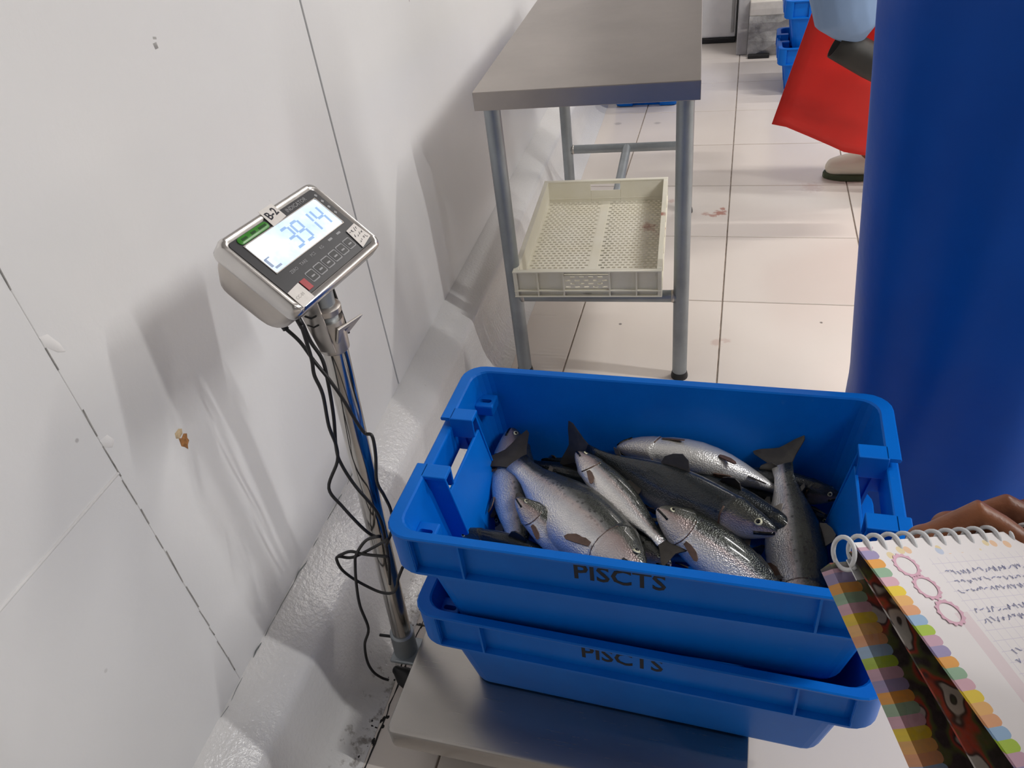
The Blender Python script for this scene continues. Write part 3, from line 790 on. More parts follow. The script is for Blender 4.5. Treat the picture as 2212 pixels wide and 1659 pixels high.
# near end with perforated middle, far end with a hand slot
def endwall(s):
    y0, y1 = sorted((s * (hy - .013), s * (hy - .010))); yf0, yf1 = sorted((s * (hy - .014), s * hy))
    b = [((-hx, yf0, H - .004), (hx, yf1, H)), ((-hx, yf0, 0), (hx, yf1, .004)), ((-hx, yf0, .018), (hx, yf1, .0205))]
    if s < 0: b += [((-hx + .005, y0, 0), (-.062, y1, H)), ((.062, y0, 0), (hx - .005, y1, H)), ((-.062, y0, 0), (.062, y1, .026)), ((-.062, y0, .066), (.062, y1, H))]
    else: b += [((-hx + .005, y0, 0), (-.048, y1, H)), ((.048, y0, 0), (hx - .005, y1, H)), ((-.048, y0, 0), (.048, y1, .047)), ((-.048, y0, .068), (.048, y1, H))]
    wall('end_wall', b)
    for x in (-hx + .001, -.135, -.064, .060, .131, hx - .005):
        a0, a1 = sorted((s * (hy - .011), s * (hy - .001)))
        MB().box((x, a0, 0), (x + .004, a1, H - .003)).build('rib', MT['cream'], tray)
endwall(-1); endwall(1)
m = MB(); perforated(m, -.062, .062, .026, .066, 5, 4, -hy + .0035, -hy + .0075, .55, .45, lambda a, b, c: (a, c, b)); m.build('perforated_panel', MT['cream'], tray)

# ---------------------------------------------------------------- trout
def fish_material(name, back, side, belly, pink, dark=1.0, metal=0.45):
    m, nt, b = new_mat(name)
    uv = N(nt, 'ShaderNodeTexCoord'); sx = N(nt, 'ShaderNodeSeparateXYZ'); nt.links.new(uv.outputs['UV'], sx.inputs[0])
    u, v = sx.outputs[0], sx.outputs[1]
    n1 = noise(nt, 26, detail=6, rough=0.7)
    vv = math_(nt, 'ADD', v, math_(nt, 'MULTIPLY', math_(nt, 'SUBTRACT', n1.outputs[0], 0.5), 0.16))
    r = ramp(nt, vv, [(0.0, belly), (0.26, belly), (0.38, side), (0.50, pink), (0.56, tuple(0.35 * a + 0.65 * c for a, c in zip(side, back))), (0.65, back), (1.0, tuple(0.7 * c for c in back))])
    vo = N(nt, 'ShaderNodeTexVoronoi'); vo.inputs['Scale'].default_value = 120
    tc = N(nt, 'ShaderNodeTexCoord'); nt.links.new(tc.outputs['Object'], vo.inputs['Vector'])
    spm = ramp(nt, vo.outputs['Distance'], [(0.22, (1, 1, 1)), (0.36, (0, 0, 0))])
    vm = ramp(nt, v, [(0.44, (0, 0, 0)), (0.60, (1, 1, 1))])
    c = mixc(nt, math_(nt, 'MULTIPLY', math_(nt, 'MULTIPLY', spm.outputs[0], vm.outputs[0]), 0.8), r.outputs[0], (0.012, 0.012, 0.012, 1))
    # head: greyer, pinkish gill cover
    hm = ramp(nt, u, [(0.0, (1, 1, 1)), (0.19, (1, 1, 1)), (0.215, (0, 0, 0))])
    n2 = noise(nt, 60, detail=5)
    hr = ramp(nt, math_(nt, 'ADD', v, math_(nt, 'MULTIPLY', math_(nt, 'SUBTRACT', n2.outputs[0], 0.5), 0.2)),
              [(0.0, (0.58, 0.55, 0.52)), (0.36, (0.50, 0.43, 0.41)), (0.56, (0.36, 0.27, 0.25)), (0.68, (0.10, 0.10, 0.085)), (1.0, (0.025, 0.028, 0.02))])
    c = mixc(nt, math_(nt, 'MULTIPLY', hm.outputs[0], 0.85), c, hr.outputs[0])
    nt.links.new(c, b.inputs['Base Color'])
    P(b, Metallic=metal, Specular_IOR_Level=0.6, Coat_Weight=0.6, Coat_Roughness=0.1)
    rr_ = N(nt, 'ShaderNodeMapRange'); rr_.inputs[3].default_value = 0.2; rr_.inputs[4].default_value = 0.48
    nt.links.new(n1.outputs[0], rr_.inputs[0]); nt.links.new(rr_.outputs[0], b.inputs['Roughness'])
    v2 = N(nt, 'ShaderNodeTexVoronoi'); v2.inputs['Scale'].default_value = 420; nt.links.new(tc.outputs['Object'], v2.inputs['Vector'])
    bump(nt, b, math_(nt, 'ADD', v2.outputs['Distance'], math_(nt, 'MULTIPLY', n1.outputs[0], 0.5)), 0.45, 0.0016)
    MT[name] = m
fish_material('trout_silver', (0.035, 0.040, 0.032), (0.56, 0.55, 0.55), (0.80, 0.78, 0.75), (0.44, 0.37, 0.35))
fish_material('trout_dark', (0.012, 0.019, 0.024), (0.11, 0.12, 0.13), (0.42, 0.41, 0.40), (0.08, 0.08, 0.08))
fish_material('trout_white', (0.12, 0.13, 0.13), (0.40, 0.40, 0.39), (0.66, 0.65, 0.63), (0.36, 0.34, 0.33))
simple('fin_dark', (0.030, 0.026, 0.022), 0.4, var=0.4, nscale=60)
simple('fin_brown', (0.10, 0.058, 0.042), 0.4, var=0.4, nscale=60)
simple('fin_pale', (0.42, 0.38, 0.34), 0.4, var=0.25, nscale=60)
simple('eye_ring', (0.62, 0.60, 0.42), 0.2, var=0.1)
simple('eye_pupil', (0.004, 0.004, 0.004), 0.08, var=0.1)
simple('blood', (0.20, 0.02, 0.012), 0.3, var=0.3, nscale=80)

PROF = [(0.0, .010, .30), (.015, .024, .55), (.04, .038, .66), (.08, .055, .68), (.13, .072, .66), (.18, .086, .64), (.20, .089, .63), (.207, .0895, .63), (.212, .0885, .62), (.24, .092, .62), (.30, .102, .62), (.38, .110, .62), (.46, .112, .62), (.54, .108, .60), (.62, .098, .58), (.70, .082, .54), (.78, .064, .48), (.86, .047, .42), (.93, .040, .36), (1.0, .044, .22)]
def make_fish(label, head, tail, dorsal, mat, bend=0.0, sag=0.0, hs=1.0, pale=False, gape=False, fins=None):
    head, tail = V3(head), V3(tail)
    X = head - tail; L = X.length; X.normalize()
    Zd = V3(dorsal); Zd = (Zd - X * Zd.dot(X)).normalized(); Yd = Zd.cross(X)
    M = Matrix((X, Yd, Zd)).transposed().to_4x4(); M.translation = (head + tail) / 2
    t = bpy.data.objects.new('trout', None); COL.objects.link(t); t.empty_display_size = .03; t.matrix_basis = M
    tag(t, label, 'fish', 'trout in the top crate')
    Lb = L * 0.87
    def spine(u): return V3((L / 2 - u * Lb, bend * L * (4 * (u - .5) ** 2 - 1) , sag * L * (4 * (u - .5) ** 2 - 1)))
    def tang(u): return (spine(min(1.15, u + .01)) - spine(u - .01)).normalized()
    def shape(u):
        for (a, h, w), (b, h2, w2) in zip(PROF, PROF[1:]):
            if u <= b: k = (u - a) / (b - a); return (h + (h2 - h) * k) * L * hs, (w + (w2 - w) * k)
        return PROF[-1][1] * L * hs, PROF[-1][2]
    def surf(u, ang, out=1.0):
        h, w = shape(u); tg = tang(u); side = V3((-tg.y, tg.x, 0)).normalized() * -1; up = tg.cross(side) * -1
        if up.z < 0: up = -up
        if side.y < 0: side = -side
        ca, sa = math.cos(ang), math.sin(ang)
        hh = h * (1.06 if sa < 0 else 0.94)
        gk = max(0.0, min(1.0, (abs(ca) - .15) / .5)); gk = gk * gk * (3 - 2 * gk)
        if abs(u - .207) < .003: h *= 1 + .045 * gk; hh *= 1 + .02 * gk
        elif abs(u - .212) < .0021: h *= 1 - .01 * gk
        gs = (abs(ca) - .55) * .050 * math.exp(-((u - .209) / .045) ** 2) * L
        return spine(u) + tg * gs + side * (h * w * math.copysign(abs(ca) ** .85, ca) * out) + up * (hh * math.copysign(abs(sa) ** .95, sa) * out)
    n = 24; m = MB(); loops = []; uvs = []
    for a, _, _ in PROF:
        loops.append([surf(a, 2 * PI * k / n) for k in range(n)])
        uvs += [(a, 0.5 + 0.5 * math.sin(2 * PI * k / n)) for k in range(n)]
    m.loft(loops); m.uv = uvs
    m.build('body', MT[mat], t, smooth=True)
    def fin(name, u, ang, pts, mat_, back_tilt=None, nrm_off=0.0, th=.0012):
        base = surf(u, ang, .93); outd = (surf(u, ang, 1.2) - surf(u, ang, 1.0)).normalized(); bk = tang(u)
        if back_tilt is not None: outd = (outd * math.cos(back_tilt) + bk * math.sin(back_tilt)).normalized()
        nrm = bk.cross(outd).normalized()
        q = [base + bk * (a * L) + outd * (b * L) + nrm * (nrm_off * L * b) for a, b in pts]
        mm = MB(); k = len(q); mm.v = [tuple(x + nrm * th) for x in q] + [tuple(x - nrm * th) for x in q]
        mm.f = [tuple(range(k)), tuple(reversed(range(k, 2 * k)))] + [(i, (i + 1) % k, k + (i + 1) % k, k + i) for i in range(k)]
        mm.build(name, mat_, t)
    fd = MT['fin_pale'] if pale else MT['fin_dark']
    fb = MT['fin_brown']
    def side_fin(name, u, ang, sgn, pts, mat_):
        e = .05; base = surf(u, ang, 1.0); outd = (surf(u, ang, 1.2) - surf(u, ang, 1.0)).normalized(); bk = tang(u)
        tn = (surf(u, ang - sgn * e) - surf(u, ang)).normalized(); wd = (tn + outd * .30).normalized(); nrm = bk.cross(wd).normalized()
        bk2 = (bk + outd * .16).normalized()
        q = [base + bk2 * (a * L) + wd * (b * L) + outd * .0012 for a, b in pts]
        mm = MB(); k = len(q); mm.v = [tuple(x + nrm * .001) for x in q] + [tuple(x - nrm * .001) for x in q]
        mm.f = [tuple(range(k)), tuple(reversed(range(k, 2 * k)))] + [(i, (i + 1) % k, k + (i + 1) % k, k + i) for i in range(k)]
        mm.build(name, mat_, t)
    flap = [(0, -.012), (.03, -.014), (.075, -.004), (.105, .018), (.112, .034), (.098, .040), (.06, .030), (.02, .016), (0, .010)]
    leaf = [(0, 0), (.018, .028), (.045, .056), (.070, .068), (.080, .060), (.072, .036), (.048, .014), (.026, 0)]
    fin('dorsal_fin', .46, PI / 2, [(-.02, 0), (.0, .05), (.03, .066), (.07, .052), (.10, .03), (.11, 0)], fd)
    fin('adipose_fin', .80, PI / 2, [(0, 0), (.02, .022), (.045, .024), (.03, 0)], fd)
    fin('anal_fin', .74, -PI / 2, [(-.02, 0), (.01, .045), (.05, .04), (.075, .016), (.07, 0)], fd)
    for s in (1, -1):
        side_fin('pectoral_fin', .235, -0.62 if s > 0 else PI + 0.62, s, flap, fb)
        side_fin('pelvic_fin', .55, -1.10 if s > 0 else PI + 1.10, s, [(a * .75, b * .8) for a, b in flap], fb)
    # tail fin
    b0 = spine(1.0); tg = tang(1.0); up = V3((0, 0, 1)); nr = tg.cross(up).normalized()
    o2 = [(-.02, .030), (.03, .055), (.105, .105), (.128, .108), (.122, .070), (.108, .030), (.100, 0), (.108, -.030), (.122, -.070), (.128, -.108), (.105, -.105), (.03, -.055), (-.02, -.030)]
    q = [b0 + tg * (a * L) + up * (b * L * hs) for a, b in o2]
    mm = MB(); k = len(q); ctr = b0 + tg * (.03 * L)
    mm.v = [tuple(x + nr * .0012) for x in q] + [tuple(x - nr * .0012) for x in q] + [tuple(ctr + nr * .002), tuple(ctr - nr * .002)]
    mm.f = [(i, (i + 1) % k, 2 * k) for i in range(k)] + [(k + (i + 1) % k, k + i, 2 * k + 1) for i in range(k)] + [(i, (i + 1) % k, k + (i + 1) % k, k + i) for i in range(k)]
    mm.build('tail_fin', fd, t)
    for s in (1, -1):
        an = 0.52 if s > 0 else PI - 0.52
        c = surf(.078, an, .95); nn = (surf(.078, an, 1.2) - surf(.078, an, 1.0)).normalized()
        R = .0165 * L
        A = nn.orthogonal().normalized(); Bv = nn.cross(A)
        def dome(r, h, off):
            mm = MB(); mm.loft([[c + nn * (off + h * math.sin(e)) + (A * math.cos(2 * PI * j / 14) + Bv * math.sin(2 * PI * j / 14)) * r * math.cos(e) for j in range(14)] for e in (0, .4, .8, 1.2, 1.5)]); return mm
        ring = dome(R, R * .5, 0).build('eye', MT['eye_ring'], t, smooth=True)
        dome(R * .55, R * .3, R * .42).build('pupil', MT['eye_pupil'], ring, smooth=True)
        a0 = -0.25 if s > 0 else PI + 0.25
        mm = MB(); mm.tube([surf(x, a0 + (x * -1.2 if s > 0 else x * 1.2), 1.0) for x in (.006, .02, .04, .06, .085)], .0022 * L / .3, 6)
        mm.build('mouth', MT['eye_pupil'], t, smooth=True)
        # gill slit edge
        mm = MB(); mm.tube([surf(.211, (x if s > 0 else PI - x), .985) for x in (-1.1, -.7, -.3, .1, .5)], .0018 * L / .3, 6); mm.build('gill_edge', MT['fin_brown'], t, smooth=True)
    return t
UP = (0, .1, 1)
FISH = [
 ('silver trout lying head away along the left end of the crate', (1105, 925, .482), (1128, 1275, .420), (.95, .1, .12), 'trout_silver', 1.22, .02),
 ('small trout with raised head and bright eye, near the front left corner', (1115, 1076, .518), (1370, 1310, .410), (.62, .66, .30), 'trout_silver', 1.15, .03),
 ('plump silver trout with pink gill cover, head down against the front rim', (1390, 1238, .500), (1085, 968, .482), (.70, .68, .12), 'trout_silver', 1.38, -.02),
 ('slim pale-bellied trout squeezed between the plump trout and the dark one', (1246, 976, .508), (1466, 1205, .490), (.62, .70, .02), 'trout_silver', 1.0, .0),
 ('long dark-backed trout lying diagonally across the crate with its eye showing', (1678, 1150, .506), (1216, 956, .494), (.14, .45, .9), 'trout_dark', .96, .015),
 ('whitish belly-up trout along the far crate wall', (1332, 966, .486), (1775, 1095, .424), (.0, .70, -.70), 'trout_white', 1.34, -.05),
 ('black-backed trout half hidden under the whitish belly-up one', (1735, 1165, .450), (1390, 985, .474), UP, 'trout_dark', 1.1, .0),
 ('scaly trout lying tail away beside the right crate end', (1742, 1355, .425), (1684, 960, .492), (.87, .0, .48), 'trout_silver', 1.30, -.03),
 ('bright trout in front, head up with its eye above the dark trout', (1420, 1098, .520), (1770, 1345, .412), (.62, .72, .30), 'trout_silver', 1.32, .02),
 ('trout showing only its snout between the pink-gilled trout and the bright one', (1450, 1220, .474), (1200, 1090, .430), (.3, .5, .8), 'trout_silver', 1.1, .0),
 ('dark wet trout deep in the right front corner', (1672, 1248, .452), (1420, 1120, .422), (.3, .5, .8), 'trout_dark', 1.2, .0),
 ('dark trout pressed into the front left corner, only its back edge showing', (985, 1148, .458), (1290, 1235, .434), UP, 'trout_dark', .95, .0),
 ('dark trout in the far right corner behind the tail of the scaly one', (1818, 1072, .450), (1480, 1010, .436), UP, 'trout_dark', 1.05, .0),
 ('buried trout whose pale tail fin stands up left of the scaly one', (1480, 1075, .410), (1690, 1115, .464), (.1, .6, .8), 'trout_dark', 1.05, .0),
 ('dark trout at the crate bottom under the left-end trout', (1100, 1010, .400), (1420, 1080, .400), UP, 'trout_dark', 1.1, .0),
 ('dark trout at the crate bottom below the bright front trout', (1300, 1150, .398), (1650, 1210, .398), UP, 'trout_dark', 1.1, .0),
 ('dark trout at the crate bottom under the long diagonal one', (1760, 1150, .396), (1450, 1060, .396), UP, 'trout_dark', 1.1, .0),
 ('dark trout at the crate bottom under the small raised head', (1060, 1120, .400), (1330, 1180, .400), UP, 'trout_dark', 1.1, .0),
 ('dark trout at the crate bottom by the far left corner', (1380, 1040, .408), (1130, 985, .408), UP, 'trout_dark', 1.0, .0),
 ('dark trout at the crate bottom beside the right crate end', (1800, 1130, .410), (1560, 1050, .405), UP, 'trout_dark', 1.1, .0)]
def keep_in(p_, q_, lim):
    if p_.y < lim: p_ = q_ + (p_ - q_) * ((q_.y - lim) / (q_.y - p_.y))
    return p_
for lab, a, b, dz, mt_, hs_, bd in FISH:
    ha, tb_ = onz(*a), onz(*b)
    ha = keep_in(ha, tb_, .700); tb_ = keep_in(tb_, ha, .722)
    make_fish(lab, ha, tb_, dz, mt_, bend=bd, hs=hs_, pale='pale tail' in lab)

# ---------------------------------------------------------------- people
def flesh(tubes, name, mat, parent, voxel, smooth_it=4, world=True):
    m = MB()
    for path, rad in tubes: m.tube(path, rad, 14, round_ends=True)
    o = m.build(name, mat, parent, smooth=True, world=world)
    md = o.modifiers.new('remesh', 'REMESH'); md.mode = 'VOXEL'; md.voxel_size = voxel; md.use_smooth_shade = True
    md = o.modifiers.new('smooth', 'SMOOTH'); md.iterations = smooth_it; md.factor = 0.5
    return o
def person_figure(root, base, yaw, J, voxel=.014, skip_hand=''):
    """J: joints in the person's own frame (x right, y forward, z up)"""
    M = Matrix.Translation(base) @ Matrix.Rotation(yaw, 4, 'Z')
    W = lambda q: M @ V3(q)
    T = []
    T.append(([W(J['pelvis']), W(J['waist']), W(J['chest']), W(J['neck'])], [.145, .135, .155, .07]))
    T.append(([W(J['neck']), W(J['jaw'])], [.055, .055]))
    T.append(([W(J['jaw']), W(J['face']), W(J['crown'])], [.062, .082, .082]))
    for s in 'lr':
        T.append(([W(J['hip_' + s]), W(J['knee_' + s]), W(J['ankle_' + s])], [.088, .062, .045]))
        T.append(([W(J['ankle_' + s]), W(J['toe_' + s])], [.045, .036]))
        T.append(([W(J['shoulder_' + s]), W(J['elbow_' + s]), W(J['wrist_' + s])], [.062, .044, .030]))
        T.append(([W(J['shoulder_' + s]), W(J['chest'])], [.07, .10]))
        if s in skip_hand: continue
        w, h = W(J['wrist_' + s]), W(J['hand_' + s]); d = h - w; side = d.cross(V3((0, 0, 1))).normalized()
        if side.length < .1: side = V3((1, 0, 0))
        T.append(([w, h], [.026, .028]))
        for k in range(4):
            a = h + side * (k - 1.5) * .019; f = d.normalized()
            T.append(([a, a + f * .04, a + f * .06 + V3((0, 0, -.012))], [.010, .009, .008]))
        T.append(([w + d * .3 + side * .03, w + d * .7 + side * .055, h + side * .06], [.012, .010, .009]))
    body = flesh(T, 'body', MT['skin'], root, voxel * .6, 5)
    C = [([W(J['pelvis']) - V3((0, 0, .12)), W(J['pelvis']), W(J['waist']), W(J['chest'])], [.165, .165, .155, .175])]
    for s in 'lr':
        if s in skip_hand:
            C.append(([W(J['hip_' + s]), W(J['knee_' + s]), W(J['knee_' + s]) * .5 + W(J['ankle_' + s]) * .5], [.105, .082, .07])); continue
        C.append(([W(J['shoulder_' + s]), W(J['elbow_' + s]), W(J['wrist_' + s])], [.078, .060, .046]))
        C.append(([W(J['shoulder_' + s]), W(J['chest'])], [.085, .12]))
        C.append(([W(J['hip_' + s]), W(J['knee_' + s]), W(J['knee_' + s]) * .5 + W(J['ankle_' + s]) * .5], [.105, .082, .07]))
    return body, C, W
def boot(root, ankle, toe, knee):
    a, t_ = V3(ankle), V3(toe); f = (t_ - a); f.z = 0; f.normalize()
    up = a * .45 + V3(knee) * .55
    g = V3((a.x, a.y, .055))
    flesh([([up, a + V3((0, 0, .02)), g], [.068, .058, .052]), ([g - f * .02, g + f * .09, g + f * .165 + V3((0, 0, -.012))], [.052, .05, .040])], 'boot', MT['boot_white'], root, .007, 4)
    side = V3((-f.y, f.x, 0)); m = MB(); loop = []
    for k in range(24):
        an = 2 * PI * k / 24; cx = .075 + .135 * math.cos(an); w = .052 * (1.05 + .12 * math.cos(an)); q = g + f * cx + side * (w * math.sin(an)); loop.append((q.x, q.y))
    m.loft([[(x, y, z_) for x, y in loop] for z_ in (0.0, .024)]); m.build('boot_sole', MT['boot_sole'], root, world=True, bevel=.004)
def face_parts(root, W, J):
    f, j, c = V3(J['face']), V3(J['jaw']), V3(J['crown'])
    m = MB(); m.tube([W(f + V3((0, .078, .018))), W(f + V3((0, .098, -.018)))], [.010, .016], 10, round_ends=True); m.build('nose', MT['skin'], root, world=True, smooth=True)
    for s in (-1, 1):
        m = MB(); m.tube([W(f + V3((s * .03, .070, .02))), W(f + V3((s * .03, .0765, .02)))], .009, 10, round_ends=True); m.build('eye', MT['eye_pupil'], root, world=True, smooth=True)
        m = MB(); m.tube([W(f + V3((s * .082, -.005, .02))), W(f + V3((s * .084, -.012, -.02)))], [.014, .010], 8, round_ends=True); m.build('ear', MT['skin'], root, world=True, smooth=True)
    m = MB(); m.tube([W(f + V3((-.022, .070, -.052))), W(f + V3((0, .078, -.054))), W(f + V3((.022, .070, -.052)))], .006, 8, round_ends=True); m.build('mouth', MT['fin_brown'], root, world=True, smooth=True)
    m = MB(); loops = []
    for e in (0.15, .45, .8, 1.15, 1.5):
        loops.append([W(c + V3((.098 * math.cos(e) * math.cos(2 * PI * k / 20), .104 * math.cos(e) * math.sin(2 * PI * k / 20) - .008, -.02 + .105 * math.sin(e)))) for k in range(20)])
    m.loft(loops); m.build('cap', MT['white_cloth'], root, world=True, smooth=True)

# worker in the blue apron, behind the crates, arms folded high
def blue_worker():
    bx, by = .535, 1.47
    root = thing('person', 'person in a long blue vinyl apron standing close behind the crate of fish', 'person', (bx, by, 0))
    J = dict(pelvis=(0, 0, .93), waist=(0, 0, 1.10), chest=(0, .01, 1.33), neck=(0, .01, 1.47), jaw=(0, .03, 1.56), face=(0, .03, 1.64), crown=(0, .015, 1.70))
    for s, k in (('l', -1), ('r', 1)):
        J['hip_' + s] = (k * .09, 0, .90); J['knee_' + s] = (k * .11, .03, .49); J['ankle_' + s] = (k * .12, -.01, .09); J['toe_' + s] = (k * .13, .14, .04)
        J['shoulder_' + s] = (k * .19, 0, 1.40); J['elbow_' + s] = (k * .25, .08, 1.20)
        J['wrist_' + s] = (k * .03, .25 - k * .02, 1.28 + k * .03); J['hand_' + s] = (-k * .07, .25 - k * .02, 1.29 + k * .03)
    body, Cc, W = person_figure(root, (bx, by, 0), PI, J)
    flesh(Cc, 'coat', MT['white_cloth'], root, .012, 4)
    face_parts(root, W, J)
    for s in 'lr': boot(root, W(J['ankle_' + s]), W(J['toe_' + s]), W(J['knee_' + s]))
    # apron: a curved sheet round the front
    pts = []; nz, na = 44, 60
    for i in range(nz + 1):
        z = .10 + (1.36 - .10) * i / nz
        hw = .285 + .062 * max(0, min(1, (z - .40) / .70)); hw = hw if z < 1.12 else hw - (z - 1.12) * .55
        row = []
        for k in range(na + 1):
            a = -PI * .04 + PI * 1.08 * k / na
            x = hw * math.cos(a); d = .20 * math.sin(a)
            fold = .010 * math.sin(5 * a + 2.2 * z) * (1.25 - z) + .006 * math.sin(11 * a - 3 * z) + .010 * math.sin(3 * a + 7 * (1.3 - z)) * .6
            row.append((bx - x, 1.335 - d - fold, z))
        pts.append(row)
    m = MB(); m.grid(pts); m.build('apron', MT['blue_vinyl'], root, world=True, smooth=True, solid=.003)
    m = MB(); m.tube([(bx - .17, 1.34, 1.36), (bx - .11, 1.45, 1.47), (bx, 1.55, 1.49), (bx + .11, 1.45, 1.47), (bx + .17, 1.34, 1.36)], .009, 8); m.build('neck_strap', MT['blue_vinyl'], root, world=True, smooth=True)
blue_worker()

def red_worker():
    base = (.70, 3.14, 0)
    root = thing('person', 'person in a red vinyl apron and pale blue sleeve bending down farther back', 'person', base)
    # own frame: forward is -x in the room
    J = dict(pelvis=(0, -.02, .90), waist=(0, .06, 1.05), chest=(0, .20, 1.22), neck=(0, .31, 1.33), jaw=(0, .39, 1.37), face=(0, .45, 1.41), crown=(0, .47, 1.47))
    for s, k in (('l', -1), ('r', 1)):
        J['hip_' + s] = (k * .09, -.01, .88); J['knee_' + s] = (k * .09, .08, .49); J['toe_' + s] = (k * .08, .29 if k > 0 else .05, .04)
        J['ankle_' + s] = (k * .08, .14 if k > 0 else -.10, .09)
    yaw = PI / 2
    M = Matrix.Translation(base) @ Matrix.Rotation(yaw, 4, 'Z'); Mi = M.inverted()
    el = ony(1815, -150, 2.84); wr = ony(1836, 60, 2.84); hd = ony(1905, 128, 2.84)
    J['shoulder_l'] = (-.20, .26, 1.20); J['elbow_l'] = tuple(Mi @ el); J['wrist_l'] = tuple(Mi @ wr); J['hand_l'] = tuple(Mi @ hd)
    J['shoulder_r'] = (.20, .26, 1.20); J['elbow_r'] = (.24, .28, .95); J['wrist_r'] = (.20, .40, .80); J['hand_r'] = (.18, .46, .74)
    body, Cc, W = person_figure(root, base, yaw, J, skip_hand='l')
    flesh(Cc, 'coat', MT['pale_blue_cloth'], root, .012, 4)
    face_parts(root, W, J)
    for s in 'lr': boot(root, W(J['ankle_' + s]), W(J['toe_' + s]), W(J['knee_' + s]))
    # bulky near sleeve
    flesh([([W(J['shoulder_l']), el + V3((0, 0, .06)), ony(1822, -40, 2.84), ony(1828, 30, 2.84), ony(1848, 62, 2.84), ony(1842, 92, 2.84)], [.085, .09, .108, .098, .072, .028])], 'sleeve', MT['pale_blue_cloth'], root, .008, 3)
    # black gauntlet with an open cuff
    g0, g1 = ony(1808, 92, 2.84), ony(1915, 150, 2.84); ax = (g1 - g0).normalized()
    m = MB(); m.tube([g0, g0 + (g1 - g0) * .3, g0 + (g1 - g0) * .7, g1], [.048, .050, .052, .050], 22, cap=False); gl_ = m.build('glove', MT['glove_black'], root, world=True, smooth=True, solid=.004)
    m = MB(); sd = V3((0, -1, 0)).cross(ax).normalized()
    tubes = [([g1 - ax * .02, g1 + ax * .06], [.046, .042])]
    for k in range(4):
        a = g1 + ax * .06 + V3((0, (k - 1.5) * .021, 0)); tubes.append(([a, a + ax * .05, a + ax * .075 - V3((0, 0, .02))], [.014, .013, .011]))
    tubes.append(([g1 + sd * .03, g1 + ax * .04 + sd * .06, g1 + ax * .07 + sd * .065], [.018, .015, .013]))
    flesh(tubes, 'glove_hand', MT['glove_black'], gl_, .006, 3)
    # apron hanging forward, seen from its edge side
    a0, a1 = ony(1667, 268, 3.0), ony(1765, 0, 3.0); b0 = ony(1790, 308, 2.985); c0 = ony(1858, 334, 2.975)
    hem = [a0, ony(1698, 274, 3.0), ony(1746, 294, 3.0), ony(1790, 313, 2.995), ony(1823, 328, 2.99), ony(1858, 334, 2.985), V3((.62, 2.98, .165)), V3((.78, 3.02, .20)), V3((.86, 3.10, .24))]
    n = 20; rows = []
    for i in range(n + 1):
        k = i / n * 1.9
        row = []
        for j, h in enumerate(hem):
            up = a1 - a0
            q = h + V3((up.x * k * (1 - .06 * j), 0, up.z * k)) + V3((0, .02 * math.sin(j * 1.1 + 1.0) * k, 0))
            row.append(q)
        rows.append(row)
    m = MB(); m.grid(rows); m.build('apron', MT['red_vinyl'], root, world=True, smooth=True, solid=.004)
red_worker()

# ---------------------------------------------------------------- notebook
NP0 = pt(1845, 1172, .48); NU = (pt(2150, 1150, .52) - NP0).normalized(); NV = pt(2190, 1640, .38) - NP0
NV = (NV - NU * NU.dot(NV)).normalized(); NN = NU.cross(NV)
if NN.dot(C0 - NP0) < 0: NN = -NN
book = thing('spiral_notebook', 'spiral notebook with colourful page tabs and blue handwriting, held open in the right foreground', 'notebook', tuple(NP0 + NV * .1))
def nb(a, b, c, th=0.0, o=NP0):
    w = NV * math.cos(th) - NN * math.sin(th); n_ = NN * math.cos(th) + NV * math.sin(th)
    return o + NU * a + w * b + n_ * c
TABS = [(0.60, 0.36, 0.46), (0.33, 0.28, 0.50), (0.82, 0.36, 0.04), (0.28, 0.46, 0.30), (0.72, 0.42, 0.50), (0.85, 0.62, 0.01), (0.84, 0.45, 0.12), (0.78, 0.36, 0.16), (0.30, 0.48, 0.70), (0.40, 0.58, 0.02)]
